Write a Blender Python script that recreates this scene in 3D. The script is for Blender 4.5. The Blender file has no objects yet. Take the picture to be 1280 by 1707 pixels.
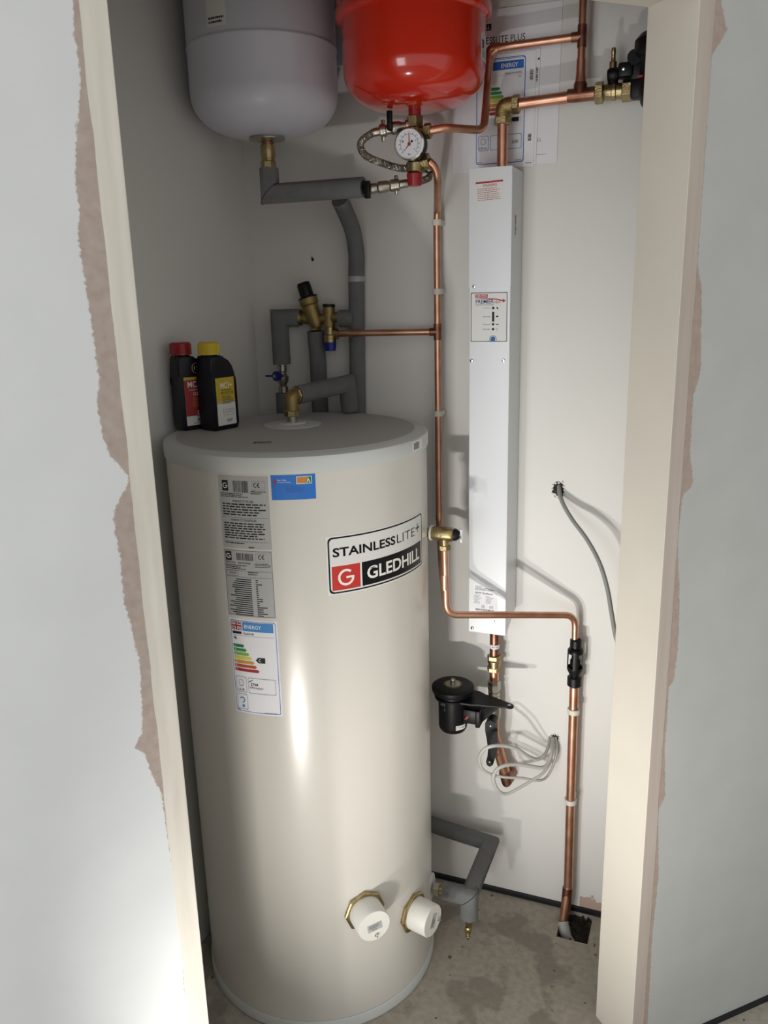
import bpy, bmesh, math, random
from mathutils import Vector, Matrix
random.seed(7)
PI = math.pi
sc = bpy.context.scene
COL = sc.collection

# ------------------------------------------------------------------ camera, light, exposure
FPX, HEAD, PITCH, ROLL = 1383.175, 0.3786, 0.2644, -0.0258
CAM = Vector((0.8075, -1.8614, 1.5767))
fw = Vector((-math.sin(HEAD)*math.cos(PITCH), math.cos(HEAD)*math.cos(PITCH), -math.sin(PITCH)))
rt = Vector((math.cos(HEAD), math.sin(HEAD), 0)); up = rt.cross(fw)
rt2 = rt*math.cos(ROLL) + up*math.sin(ROLL); up2 = up*math.cos(ROLL) - rt*math.sin(ROLL)
cd = bpy.data.cameras.new('camera'); cam = bpy.data.objects.new('camera', cd); COL.objects.link(cam)
cam.matrix_world = Matrix(((rt2.x, up2.x, -fw.x, CAM.x), (rt2.y, up2.y, -fw.y, CAM.y), (rt2.z, up2.z, -fw.z, CAM.z), (0, 0, 0, 1)))
cd.sensor_fit = 'VERTICAL'; cd.sensor_height = 36; cd.lens = FPX*36/1707; cd.clip_start = .02
sc.camera = cam

sc.view_settings.view_transform = 'Standard'; sc.view_settings.look = 'None'
sc.view_settings.gamma = 1; sc.view_settings.use_curve_mapping = False
sc.view_settings.exposure = 0.1

w = bpy.data.worlds.new('world'); sc.world = w; w.use_nodes = True
bg = w.node_tree.nodes['Background']; bg.inputs[0].default_value = (1, .985, .965, 1); bg.inputs[1].default_value = .60

def area(name, loc, target, size, power, color, size_y=None, spread=180):
    l = bpy.data.lights.new(name, 'AREA'); l.spread = math.radians(spread); l.energy = power; l.color = color; l.size = size
    if size_y: l.shape = 'RECTANGLE'; l.size_y = size_y
    o = bpy.data.objects.new(name, l); COL.objects.link(o); o.location = loc
    o.rotation_euler = (Vector(target)-Vector(loc)).to_track_quat('-Z', 'Y').to_euler()
    return o
area('window_light', (.0, -3.3, 1.1), (.2, -1.0, .9), 1.0, 20, (.95, .98, 1), 1.3)
area('work_lamp_light', (.40, -1.62, .18), (.42, 0, 1.0), .11, 2.0, (1, .96, .91), .03, 72)
area('second_lamp_light', (.10, -1.90, .05), (.78, 0, .7), .05, .9, (1, .96, .91), .03, 50)

# ------------------------------------------------------------------ helpers
def at(px, py, Y):                      # point of the plane y = Y seen at a place of the photograph
    d = rt2*((px-640)/FPX) - up2*((py-853.5)/FPX) + fw
    return CAM + d*((Y-CAM.y)/d.y)
def lin(c):
    if isinstance(c, str): c = [int(c[i:i+2], 16)/255 for i in (0, 2, 4)]
    return tuple([(x/12.92 if x <= .04045 else ((x+.055)/1.055)**2.4) for x in c])+(1,)

MATS = {}
def mat(name, col, rough=.5, metal=0, bump=0, scale=40, var=0, coat=0, spec=None, col2=None, vscale=None, trans=0, detail=4):
    if name in MATS: return MATS[name]
    m = bpy.data.materials.new(name); m.use_nodes = True; nt = m.node_tree; b = nt.nodes['Principled BSDF']
    b.inputs['Base Color'].default_value = lin(col); b.inputs['Roughness'].default_value = rough; b.inputs['Metallic'].default_value = metal
    if coat: b.inputs['Coat Weight'].default_value = coat; b.inputs['Coat Roughness'].default_value = .06
    if spec is not None: b.inputs['Specular IOR Level'].default_value = spec
    if trans: b.inputs['Transmission Weight'].default_value = trans
    if bump or var or col2:
        tc = nt.nodes.new('ShaderNodeTexCoord')
        nz = nt.nodes.new('ShaderNodeTexNoise'); nz.inputs['Scale'].default_value = vscale or scale; nz.inputs['Detail'].default_value = detail
        nt.links.new(tc.outputs['Object'], nz.inputs['Vector'])
        if var or col2:
            r = nt.nodes.new('ShaderNodeValToRGB'); c = lin(col)
            lo = lin(col2) if col2 else tuple([x*(1-var) for x in c[:3]])+(1,)
            r.color_ramp.elements[0].position = .35; r.color_ramp.elements[1].position = .65
            r.color_ramp.elements[0].color = lo; r.color_ramp.elements[1].color = c
            nt.links.new(nz.outputs['Fac'], r.inputs['Fac']); nt.links.new(r.outputs['Color'], b.inputs['Base Color'])
        if bump:
            n2 = nt.nodes.new('ShaderNodeTexNoise'); n2.inputs['Scale'].default_value = scale; n2.inputs['Detail'].default_value = 3
            nt.links.new(tc.outputs['Object'], n2.inputs['Vector'])
            bp = nt.nodes.new('ShaderNodeBump'); bp.inputs['Strength'].default_value = bump; bp.inputs['Distance'].default_value = .002
            nt.links.new(n2.outputs['Fac'], bp.inputs['Height']); nt.links.new(bp.outputs['Normal'], b.inputs['Normal'])
    MATS[name] = m; return m
def srough(m, a, b_, scale):            # roughness that wanders
    nt = m.node_tree; b = nt.nodes['Principled BSDF']
    tc = nt.nodes.new('ShaderNodeTexCoord'); nz = nt.nodes.new('ShaderNodeTexNoise'); nz.inputs['Scale'].default_value = scale
    mr = nt.nodes.new('ShaderNodeMapRange'); mr.inputs['To Min'].default_value = a; mr.inputs['To Max'].default_value = b_
    nt.links.new(tc.outputs['Object'], nz.inputs['Vector']); nt.links.new(nz.outputs['Fac'], mr.inputs['Value']); nt.links.new(mr.outputs['Result'], b.inputs['Roughness'])

M_body = mat('cream_enamel', 'cfccc4', .27, spec=.5, var=.02, vscale=3)
M_lid = mat('pale_grey_plastic', 'c5c8c6', .5)
M_lidtop = mat('grey_plastic_top', 'a9aaa6', .62)
M_cap = mat('white_plastic', 'd9d8d0', .45)
M_grey = mat('grey_enamel', 'c6c7d2', .36, bump=.04, scale=120)
M_red = mat('red_enamel', 'cc2812', .16, coat=.6)
M_redp = mat('red_plastic', '981a24', .35)
M_copper = mat('copper', 'dcac94', .3, 1, col2='cb957b', vscale=25); srough(M_copper, .30, .48, 30)
M_copperd = mat('dull_copper', '9c7260', .42, 1, col2='7d5240', vscale=40)
M_brass = mat('brass', 'b3a47e', .36, 1, bump=.25, scale=300, col2='96845a', vscale=60)
M_brassr = mat('rough_brass', 'a08c5e', .48, 1, bump=.5, scale=500)
M_nickel = mat('nickel', 'b0aca0', .33, 1, bump=.15, scale=300)
M_chrome = mat('chrome', 'd8d8d8', .12, 1)
M_braid = mat('steel_braid', '9b9890', .42, 1, bump=.9, scale=900)
M_foam = mat('grey_pipe_foam', '6c6e6d', .92, bump=.5, scale=260, var=.12, vscale=30)
M_foamd = mat('dark_foam_core', '17181a', .9)
M_black = mat('black_plastic', '07080c', .45, bump=.05, scale=200, spec=.3)
M_navy = mat('black_bottle_plastic', '060916', .36, spec=.3)
M_blue = mat('blue_plastic', '14207e', .4)
M_yellow = mat('yellow_plastic', 'cdb52a', .45)
M_white = mat('white_powder_coat', 'd6d9dc', .28, bump=.03, scale=200)
M_paper = mat('white_paper', 'e3e4e8', .7)
M_paper2 = mat('white_sticker', 'd9d9d6', .5)
M_silver = mat('silver_sticker', 'a9aaa8', .45)
M_ink = mat('black_ink', '15151a', .6)
M_inkg = mat('grey_ink', '70757c', .6)
M_inkr = mat('red_ink', 'a8262c', .6)
M_inkb = mat('blue_ink', '1f62b8', .6)
M_inkl = mat('light_blue_ink', '3f86c4', .6)
M_inkw = mat('white_ink', 'e8e6df', .6)
M_inkn = mat('navy_ink', '1b2570', .6)
M_gled = mat('red_badge_ink', 'bd2e26', .5)
M_bdk = mat('black_badge_ink', '04060b', .4, spec=.25)
M_bblue = mat('bright_blue_sticker', '1b6cc0', .45)
M_org = mat('orange_ink', 'c8803a', .6)
M_tapec = mat('clear_tape', 'a2a2a0', .3, spec=.6)
M_clip = mat('white_clip_plastic', 'd7d2c8', .5)
M_cable = mat('grey_cable_sheath', 'b4b3ae', .5)
M_cableg = mat('dark_grey_cable_sheath', '8d8e8b', .5)
M_dpm = mat('black_membrane', '0d1016', .45, bump=.3, scale=60)
M_soil = mat('dark_soil', '3a3128', .95, bump=1, scale=150, col2='15120f', vscale=60)
M_putty = mat('grey_sealant', '9da09e', .5, bump=.6, scale=60)
M_gold = mat('gold_ink', 'bfa62c', .45)
ENG = [mat('eco_%d' % i, c, .6) for i, c in enumerate(('157a46', '2f8f46', '7fae3e', 'd6cc3a', 'c98f3a', 'b5512f', 'a32328'))]

class MB:
    def __init__(s): s.v = []; s.f = []; s.m = []
    def add(s, vs, fs, mi=0):
        k = len(s.v); s.v += [Vector(x) for x in vs]; s.f += [tuple(i+k for i in f) for f in fs]; s.m += [mi]*len(fs); return s
    def box(s, lo, hi, mi=0, M=None):
        vs = [Vector((x, y, z)) for x in (lo[0], hi[0]) for y in (lo[1], hi[1]) for z in (lo[2], hi[2])]
        if M: vs = [M @ x for x in vs]
        return s.add(vs, [(0, 1, 3, 2), (4, 6, 7, 5), (0, 4, 5, 1), (2, 3, 7, 6), (0, 2, 6, 4), (1, 5, 7, 3)], mi)
    def bbox(s, lo, hi, b, mi=0, M=None, seg=2):    # bevelled box
        bm = bmesh.new(); bmesh.ops.create_cube(bm, size=1)
        for v in bm.verts: v.co = Vector([(lo[i]+hi[i])/2 + v.co[i]*(hi[i]-lo[i]) for i in range(3)])
        bmesh.ops.bevel(bm, geom=bm.edges[:], offset=b, segments=seg, affect='EDGES', profile=.5)
        bm.verts.index_update(); vs = [(M @ v.co) if M else v.co.copy() for v in bm.verts]; fs = [[v.index for v in f.verts] for f in bm.faces]; bm.free()
        return s.add(vs, fs, mi)
    def lathe(s, prof, o, axis=(0, 0, 1), seg=32, mi=0, cap=True):
        q = Vector(axis).normalized(); R = q.to_track_quat('Z', 'X').to_matrix(); o = Vector(o); k = len(s.v); n = len(prof)
        for r, z in prof:
            for j in range(seg):
                a = 2*PI*j/seg; s.v.append(o + R @ Vector((r*math.cos(a), r*math.sin(a), z)))
        for i in range(n-1):
            for j in range(seg):
                j2 = (j+1) % seg; s.f.append((k+i*seg+j, k+i*seg+j2, k+(i+1)*seg+j2, k+(i+1)*seg+j)); s.m.append(mi)
        if cap:
            if prof[0][0] > 1e-5: s.f.append(tuple(k+j for j in range(seg))[::-1]); s.m.append(mi)
            if prof[-1][0] > 1e-5: s.f.append(tuple(k+(n-1)*seg+j for j in range(seg))); s.m.append(mi)
        return s
    def rod(s, a, b, r, seg=16, mi=0, r2=None):
        a, b = Vector(a), Vector(b); L = (b-a).length
        return s.lathe([(r, 0), (r if r2 is None else r2, L)], a, b-a, seg, mi)
    def hexn(s, o, axis, r, h, mi=0, seg=6):        # nut with chamfered ends
        c = min(.0015, h*.2)
        return s.lathe([(r*.9, 0), (r, c), (r, h-c), (r*.9, h)], o, axis, seg, mi)
    def sweep(s, path, r, seg=12, mi=0, closed=False, flat=1.0, fdir=None, cap=True):
        P = [Vector(p) for p in path]; n = len(P); rr = r if isinstance(r, (list, tuple)) else [r]*n; k = len(s.v)
        d = [(P[i+1]-P[i]).normalized() for i in range(n-1)]
        ref = Vector(fdir) if fdir else (Vector((0, 0, 1)) if abs(d[0].z) < .9 else Vector((0, 1, 0)))
        x = (ref - d[0]*ref.dot(d[0])).normalized(); ring = []
        for i in range(n):
            di = d[max(i-1, 0)]; do = d[min(i, n-2)]
            if i > 0:
                pd = d[i-1]
                if i > 1: x = d[i-2].rotation_difference(pd) @ x
                x = (x - pd*x.dot(pd)).normalized()
            y = di.cross(x); m = (di+do).normalized(); dm = di.dot(m)
            for j in range(seg):
                a = 2*PI*j/seg; o = x*(rr[i]*math.cos(a)) + y*(rr[i]*flat*math.sin(a))
                s.v.append(P[i] + o - di*(o.dot(m)/dm))
        for i in range(n-1):
            for j in range(seg):
                j2 = (j+1) % seg; s.f.append((k+i*seg+j, k+(i+1)*seg+j, k+(i+1)*seg+j2, k+i*seg+j2)); s.m.append(mi)
        if cap:
            s.f.append(tuple(k+j for j in range(seg))); s.m.append(mi)
            s.f.append(tuple(k+(n-1)*seg+j for j in range(seg))[::-1]); s.m.append(mi)
        return s
    def prism(s, pts, vec, mi=0):                   # polygon pushed along a vector
        n = len(pts); vec = Vector(vec); a = [Vector(p) for p in pts]; b = [p+vec for p in a]
        return s.add(a+b, [tuple(range(n))[::-1], tuple(range(n, 2*n))]+[(i, (i+1) % n, n+(i+1) % n, n+i) for i in range(n)], mi)
    def build(s, name, mats, parent=None, smooth=True, angle=35, bevel=0):
        me = bpy.data.meshes.new(name); org = root_loc(parent)
        me.from_pydata([tuple(v-org) for v in s.v], [], s.f)
        for m in (mats if isinstance(mats, (list, tuple)) else [mats]): me.materials.append(m)
        me.polygons.foreach_set('material_index', s.m)
        bm = bmesh.new(); bm.from_mesh(me); bmesh.ops.recalc_face_normals(bm, faces=bm.faces[:]); bm.to_mesh(me); bm.free()
        if smooth:
            me.polygons.foreach_set('use_smooth', [True]*len(me.polygons)); me.set_sharp_from_angle(angle=math.radians(angle))
        me.update(); o = bpy.data.objects.new(name, me); COL.objects.link(o)
        if parent: o.parent = parent
        if bevel:
            b = o.modifiers.new('bevel', 'BEVEL'); b.width = bevel; b.segments = 2; b.limit_method = 'ANGLE'
        return o
def root_loc(p):
    v = Vector((0, 0, 0))
    while p: v += p.location; p = p.parent
    return v
def thing(name, label, cat, loc, group=None):
    o = bpy.data.objects.new(name, None); COL.objects.link(o); o.location = loc; o.empty_display_size = .02
    o['label'] = label; o['category'] = cat
    if group: o['group'] = group
    return o
def tag(o, label, cat, group=None):
    o['label'] = label; o['category'] = cat
    if group: o['group'] = group
    return o
def struct(o): o['kind'] = 'structure'; return o
def fillet(pts, r, n=6):
    P = [Vector(p) for p in pts]; out = [P[0]]
    for i in range(1, len(P)-1):
        a, b, c = P[i-1], P[i], P[i+1]; d1 = (a-b); d2 = (c-b); ang = d1.angle(d2); t = r/math.tan(ang/2)
        t = min(t, d1.length*(.95 if i == 1 else .48), d2.length*(.95 if i == len(P)-2 else .48)); p1 = b+d1.normalized()*t; p2 = b+d2.normalized()*t
        for k in range(n+1):
            u = k/n; out.append(p1*(1-u)**2 + b*2*u*(1-u) + p2*u*u)
    out.append(P[-1]); return out
def spline(pts, n=8):
    P = [Vector(p) for p in pts]; P = [P[0]*2-P[1]]+P+[P[-1]*2-P[-2]]; out = []
    for i in range(1, len(P)-2):
        for k in range(n):
            t = k/n; a, b, c, d = P[i-1:i+3]
            out.append(.5*((2*b)+(c-a)*t+(2*a-5*b+4*c-d)*t*t+(3*b-a-3*c+d)*t**3))
    out.append(P[-2]); return out

# ---- flat print: a sticker is one mesh of paper and ink layers, laid on a plane or bent round a cylinder
def planemap(O, U, V):
    O, U, V = Vector(O), Vector(U).normalized(), Vector(V).normalized(); N = U.cross(V)
    return lambda u, v, h: O+U*u+V*v+N*h
def cylmap(cx, cy, R, a0, z0):
    return lambda u, v, h: Vector((cx+(R+h)*math.cos(a0+u/R), cy+(R+h)*math.sin(a0+u/R), z0+v))
TXT = {}
def textmesh(s, bold=0):
    k = (s, bold)
    if k not in TXT:
        c = bpy.data.curves.new('t', 'FONT'); c.body = s; c.offset = bold; c.resolution_u = 3; o = bpy.data.objects.new('t', c)
        me = bpy.data.meshes.new_from_object(o); v = [tuple(x.co) for x in me.vertices]; f = [tuple(p.vertices) for p in me.polygons]
        bpy.data.objects.remove(o); bpy.data.curves.remove(c); bpy.data.meshes.remove(me)
        x0 = min(p[0] for p in v); x1 = max(p[0] for p in v); y0 = min(p[1] for p in v); y1 = max(p[1] for p in v)
        TXT[k] = ([((p[0]-x0)/(x1-x0), (p[1]-y0)/(y1-y0)) for p in v], f)
    return TXT[k]
class Print:
    def __init__(s, mp, step=.00012, h0=.0004, sub=.01): s.mp = mp; s.b = MB(); s.ms = []; s.h = h0; s.step = step; s.sub = sub
    def mi(s, m):
        if m not in s.ms: s.ms.append(m)
        return s.ms.index(m)
    def up(s): s.h += s.step; return s
    def rect(s, u0, v0, u1, v1, m, h=None):
        h = s.h if h is None else h; n = max(1, int(abs(u1-u0)/s.sub)); vs = []
        for i in range(n+1):
            u = u0+(u1-u0)*i/n; vs += [s.mp(u, v0, h), s.mp(u, v1, h)]
        s.b.add(vs, [(2*i, 2*i+2, 2*i+3, 2*i+1) for i in range(n)], s.mi(m)); return s
    def sheet(s, u0, v0, u1, v1, m, base=0.0):      # paper with its real thickness
        n = max(1, int(abs(u1-u0)/s.sub)); vs = []
        for i in range(n+1):
            u = u0+(u1-u0)*i/n
            vs += [s.mp(u, v0, s.h), s.mp(u, v1, s.h), s.mp(u, v0, base), s.mp(u, v1, base)]
        fs = []
        for i in range(n):
            a = 4*i; fs += [(a, a+4, a+5, a+1), (a+2, a+3, a+7, a+6), (a, a+2, a+6, a+4), (a+1, a+5, a+7, a+3)]
        fs += [(0, 1, 3, 2), (4*n, 4*n+2, 4*n+3, 4*n+1)]
        s.b.add(vs, fs, s.mi(m)); return s.up()
    def poly(s, pts, m): s.b.add([s.mp(u, v, s.h) for u, v in pts], [tuple(range(len(pts)))], s.mi(m)); return s
    def text(s, t, u0, v0, u1, v1, m, bold=0):
        v, f = textmesh(t, bold); s.b.add([s.mp(u0+(u1-u0)*x, v0+(v1-v0)*y, s.h) for x, y in v], f, s.mi(m)); return s
    def border(s, u0, v0, u1, v1, wd, r, m):
        def loop(k):
            o = []
            for cx, cy, a0 in ((u1-r, v1-r, 0), (u0+r, v1-r, 90), (u0+r, v0+r, 180), (u1-r, v0+r, 270)):
                for j in range(4):
                    a = math.radians(a0+j*30); o.append((cx+(r-k)*math.cos(a), cy+(r-k)*math.sin(a)))
            p = []
            for i in range(len(o)):
                a, b = o[i], o[(i+1) % len(o)]; n = max(1, int(math.hypot(b[0]-a[0], b[1]-a[1])/s.sub))
                p += [(a[0]+(b[0]-a[0])*q/n, a[1]+(b[1]-a[1])*q/n) for q in range(n)]
            return p
        A, B = loop(0), loop(min(wd, r*.95))
        # inner loop must match the outer one point for point
        n = len(A); B = []
        cx, cy = (u0+u1)/2, (v0+v1)/2; W, H = (u1-u0)/2, (v1-v0)/2
        for x, y in A: B.append((cx+(x-cx)*(1-wd/W), cy+(y-cy)*(1-wd/H)))
        s.b.add([s.mp(x, y, s.h) for x, y in A+B], [(i, (i+1) % n, n+(i+1) % n, n+i) for i in range(n)], s.mi(m)); return s
    def arc(s, cu, cv, r, wd, a0, a1, m, n=20):
        vs = []
        for i in range(n+1):
            a = math.radians(a0+(a1-a0)*i/n); vs += [s.mp(cu+r*math.cos(a), cv+r*math.sin(a), s.h), s.mp(cu+(r-wd)*math.cos(a), cv+(r-wd)*math.sin(a), s.h)]
        s.b.add(vs, [(2*i, 2*i+2, 2*i+3, 2*i+1) for i in range(n)], s.mi(m)); return s
    def disc(s, cu, cv, r, m, n=20): return s.poly([(cu+r*math.cos(2*PI*i/n), cv+r*math.sin(2*PI*i/n)) for i in range(n)], m)
    def glogo(s, cu, cv, r, m, wd=None):
        wd = wd or r*.28; s.arc(cu, cv, r, wd, 48, 352, m, 28); s.rect(cu, cv-wd*.45, cu+r*.98, cv+wd*.45, m, s.h+.00003); return s
    def ce(s, u, v, h, m):
        wd = h*.16; s.arc(u+h*.5, v+h/2, h/2, wd, 80, 280, m); s.arc(u+h*1.25, v+h/2, h/2, wd, 80, 280, m)
        s.rect(u+h*.78, v+h/2-wd/2, u+h*1.2, v+h/2+wd/2, m); return s
    def lines(s, u0, v0, u1, v1, n, m, frac=.45, ragged=.35, words=True):   # print too small to read
        dv = (v1-v0)/n
        for i in range(n):
            v = v1-(i+1)*dv+dv*(1-frac)/2; end = u1-(u1-u0)*random.random()*ragged; u = u0
            while u < end-.0005:
                L = (u1-u0)*random.uniform(.05, .16); s.rect(u, v, min(u+L, end), v+dv*frac, m); u += L+(u1-u0)*.022
        return s
    def bars(s, u0, v0, u1, v1, m, n=24):
        u = u0
        while u < u1:
            w_ = (u1-u0)/n*random.choice((.3, .6, 1)); s.rect(u, v0, min(u+w_, u1), v1, m); u += w_+(u1-u0)/n*random.choice((.35, .6))
        return s
    def vbars(s, u0, v0, u1, v1, m, n=18):
        v = v0
        while v < v1:
            w_ = (v1-v0)/n*random.choice((.4, .7, 1)); s.rect(u0, v, u1, min(v+w_, v1), m); v += w_+(v1-v0)/n*random.choice((.4, .7))
        return s
    def flag(s, u0, v0, u1, v1):
        W, H = u1-u0, v1-v0; s.rect(u0, v0, u1, v1, M_inkn); s.up()
        for (a, b, c, d) in ((u0, v0, u1, v1), (u0, v1, u1, v0)):
            L = math.hypot(W, H); nx, ny = -(d-b)/L, (c-a)/L; k = H*.11
            s.poly([(a+nx*k, b+ny*k), (c+nx*k, d+ny*k), (c-nx*k, d-ny*k), (a-nx*k, b-ny*k)], M_inkw)
            s.h += .00004; k *= .45; s.poly([(a+nx*k, b+ny*k), (c+nx*k, d+ny*k), (c-nx*k, d-ny*k), (a-nx*k, b-ny*k)], M_inkr); s.h -= .00004
        s.up(); cu, cv = (u0+u1)/2, (v0+v1)/2
        s.rect(u0, cv-H*.17, u1, cv+H*.17, M_inkw); s.rect(cu-H*.17, v0, cu+H*.17, v1, M_inkw); s.up()
        s.rect(u0, cv-H*.1, u1, cv+H*.1, M_inkr); s.rect(cu-H*.1, v0, cu+H*.1, v1, M_inkr); return s
    def ratings(s, u, v_top, dv, w0, dw, hh=.7):
        for i in range(7):
            v = v_top-(i+1)*dv; L = w0+dw*i; h = dv*hh
            s.rect(u, v, u+L, v+h, ENG[i]); s.poly([(u+L, v), (u+L+h*.5, v+h/2), (u+L, v+h)], ENG[i])
        return s
    def build(s, name, parent): return s.b.build(name, s.ms, parent, smooth=False)

# ------------------------------------------------------------------ the setting
HF, T, XL, ZT = .7649, .1184, .8465, 1.9974      # angled front wall: heading, thickness, opening width, head height
UU = Vector((math.cos(HF), math.sin(HF), 0)); NN = Vector((-UU.y, UU.x, 0))
J = Vector((.6686, -.3168, 0)); N0 = J-NN*T

def concrete():
    m = bpy.data.materials.new('concrete_screed'); m.use_nodes = True; nt = m.node_tree; b = nt.nodes['Principled BSDF']; b.inputs['Roughness'].default_value = .85
    tc = nt.nodes.new('ShaderNodeTexCoord')
    def noise(s, d=5, off=0):
        mp = nt.nodes.new('ShaderNodeMapping'); mp.inputs['Location'].default_value = (off, off, 0); n = nt.nodes.new('ShaderNodeTexNoise'); n.inputs['Scale'].default_value = s; n.inputs['Detail'].default_value = d
        nt.links.new(tc.outputs['Object'], mp.inputs['Vector']); nt.links.new(mp.outputs['Vector'], n.inputs['Vector']); return n
    def ramp(n, a, b_, ca, cb):
        r = nt.nodes.new('ShaderNodeValToRGB'); r.color_ramp.elements[0].position = a; r.color_ramp.elements[1].position = b_; r.color_ramp.elements[0].color = lin(ca); r.color_ramp.elements[1].color = lin(cb)
        nt.links.new(n.outputs['Fac'], r.inputs['Fac']); return r
    base = ramp(noise(60, 8), .3, .7, '9a9387', 'aea79a'); st = ramp(noise(9, 6, 3.3), .53, .59, '000000', 'ffffff')
    sp = ramp(noise(45, 2, 1.7), .70, .74, '000000', 'ffffff')
    mx = nt.nodes.new('ShaderNodeMix'); mx.data_type = 'RGBA'; mx.inputs['B'].default_value = lin('6e675d')
    mu = nt.nodes.new('ShaderNodeMath'); mu.operation = 'MULTIPLY'; mu.inputs[1].default_value = .5
    nt.links.new(st.outputs['Color'], mu.inputs[0]); nt.links.new(mu.outputs[0], mx.inputs['Factor']); nt.links.new(base.outputs['Color'], mx.inputs['A'])
    m2 = nt.nodes.new('ShaderNodeMix'); m2.data_type = 'RGBA'; m2.inputs['B'].default_value = lin('5d4c3c')
    nt.links.new(sp.outputs['Color'], m2.inputs['Factor']); nt.links.new(mx.outputs['Result'], m2.inputs['A']); nt.links.new(m2.outputs['Result'], b.inputs['Base Color'])
    bp = nt.nodes.new('ShaderNodeBump'); bp.inputs['Strength'].default_value = .3; bp.inputs['Distance'].default_value = .003
    nt.links.new(noise(120, 6).outputs['Fac'], bp.inputs['Height']); nt.links.new(bp.outputs['Normal'], b.inputs['Normal']); return m
M_floor = concrete()

def plastered(name, band, board, pink, curve, x_edge, sign, edge=.031):
    """skimmed corner: smooth plaster band, ragged older plaster beside it, then bare board (local x runs along the wall)"""
    m = bpy.data.materials.new(name); m.use_nodes = True; nt = m.node_tree; b = nt.nodes['Principled BSDF']; b.inputs['Roughness'].default_value = .75
    L = nt.links.new; tc = nt.nodes.new('ShaderNodeTexCoord'); sx = nt.nodes.new('ShaderNodeSeparateXYZ'); L(tc.outputs['Object'], sx.inputs[0])
    def math_(op, a, c):
        n = nt.nodes.new('ShaderNodeMath'); n.operation = op
        for i, q in enumerate((a, c)):
            if isinstance(q, (int, float)): n.inputs[i].default_value = q
            else: L(q, n.inputs[i])
        return n.outputs[0]
    d = math_('MULTIPLY', math_('SUBTRACT', sx.outputs['X'], x_edge), sign)
    def noise(s, det=4, stretch=1):
        mp = nt.nodes.new('ShaderNodeMapping'); mp.inputs['Scale'].default_value = (1, 1, stretch); n = nt.nodes.new('ShaderNodeTexNoise'); n.inputs['Scale'].default_value = s; n.inputs['Detail'].default_value = det
        L(tc.outputs['Object'], mp.inputs['Vector']); L(mp.outputs['Vector'], n.inputs['Vector']); return n.outputs['Fac']
    zz = math_('DIVIDE', sx.outputs['Z'], 2.6)
    fc = nt.nodes.new('ShaderNodeFloatCurve'); cv = fc.mapping.curves[0]; pts = sorted(curve)
    cv.points[0].location = (0, pts[0][1]/.1); cv.points[1].location = (1, pts[-1][1]/.1)
    for z, q in pts: cv.points.new(z/2.6, q/.1).handle_type = 'VECTOR'
    fc.mapping.update(); L(zz, fc.inputs['Value'])
    pe = math_('MULTIPLY', fc.outputs[0], .1)
    dn = math_('ADD', d, math_('MULTIPLY', math_('SUBTRACT', noise(160, 6), .5), .010))
    inpink = nt.nodes.new('ShaderNodeMapRange'); L(math_('SUBTRACT', pe, dn), inpink.inputs['Value']); inpink.inputs['From Min'].default_value = -.0008; inpink.inputs['From Max'].default_value = .0014
    db = math_('ADD', d, math_('MULTIPLY', math_('SUBTRACT', noise(14, 3), .5), .006))
    inband = nt.nodes.new('ShaderNodeMapRange'); L(math_('SUBTRACT', edge, db), inband.inputs['Value']); inband.inputs['From Min'].default_value = -.0002; inband.inputs['From Max'].default_value = .0005
    m1 = nt.nodes.new('ShaderNodeMix'); m1.data_type = 'RGBA'; m2 = nt.nodes.new('ShaderNodeMix'); m2.data_type = 'RGBA'
    def two(c1, c2, s, st=1):
        r = nt.nodes.new('ShaderNodeValToRGB'); r.color_ramp.elements[0].position = .3; r.color_ramp.elements[1].position = .7
        r.color_ramp.elements[0].color = lin(c1); r.color_ramp.elements[1].color = lin(c2); L(noise(s, 4, st), r.inputs['Fac']); return r.outputs['Color']
    L(inpink.outputs[0], m1.inputs['Factor']); L(two(board[0], board[1], 12), m1.inputs['A']); L(two(pink[0], pink[1], 70), m1.inputs['B'])
    L(inband.outputs[0], m2.inputs['Factor']); L(m1.outputs['Result'], m2.inputs['A']); L(two(band[0], band[1], 60, .08), m2.inputs['B'])
    L(m2.outputs['Result'], b.inputs['Base Color'])
    bp = nt.nodes.new('ShaderNodeBump'); bp.inputs['Strength'].default_value = .5; bp.inputs['Distance'].default_value = .0015
    L(math_('ADD', math_('MULTIPLY', inband.outputs[0], .6), math_('MULTIPLY', noise(150, 5), .15)), bp.inputs['Height']); L(bp.outputs['Normal'], b.inputs['Normal'])
    return m
CL = [(0, .029), (.2, .027), (.5, .027), (.54, .033), (.6, .028), (.703, .028), (.887, .035), (.909, .043), (.954, .0516), (.968, .068), (.98, .052), (1.032, .0472), (1.091, .0447), (1.184, .0556), (1.218, .055), (1.251, .054), (1.284, .0573), (1.308, .0547), (1.345, .032), (1.357, .0333), (1.362, .0417), (1.383, .054), (1.402, .0578), (1.448, .0615), (1.47, .0548), (1.55, .057), (1.64, .0606), (1.68, .0554), (1.706, .0563), (1.739, .0519), (1.771, .0469), (1.815, .0373), (1.858, .040), (1.894, .0378)]
CR = [(0, .040), (.084, .0401), (.298, .0361), (.44, .0413), (.594, .0281), (.616, .0436), (.735, .0327), (.785, .0344), (.852, .033), (.862, .0433), (.928, .0475), (1.01, .0446), (1.136, .0297), (1.217, .0333), (1.231, .0544), (1.252, .0524), (1.285, .0429), (1.388, .0413), (1.427, .053), (1.506, .0467), (1.563, .0425), (1.6, .03), (1.904, .0282), (1.913, .0378), (1.939, .0549), (1.978, .0392)]
M_fl = plastered('skimmed_wall_left', ('c6c0b4', 'd4cfc4'), ('cdcfcf', 'd1d3d3'), ('9f8f84', 'ac9f95'), CL, -XL, -1)
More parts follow.
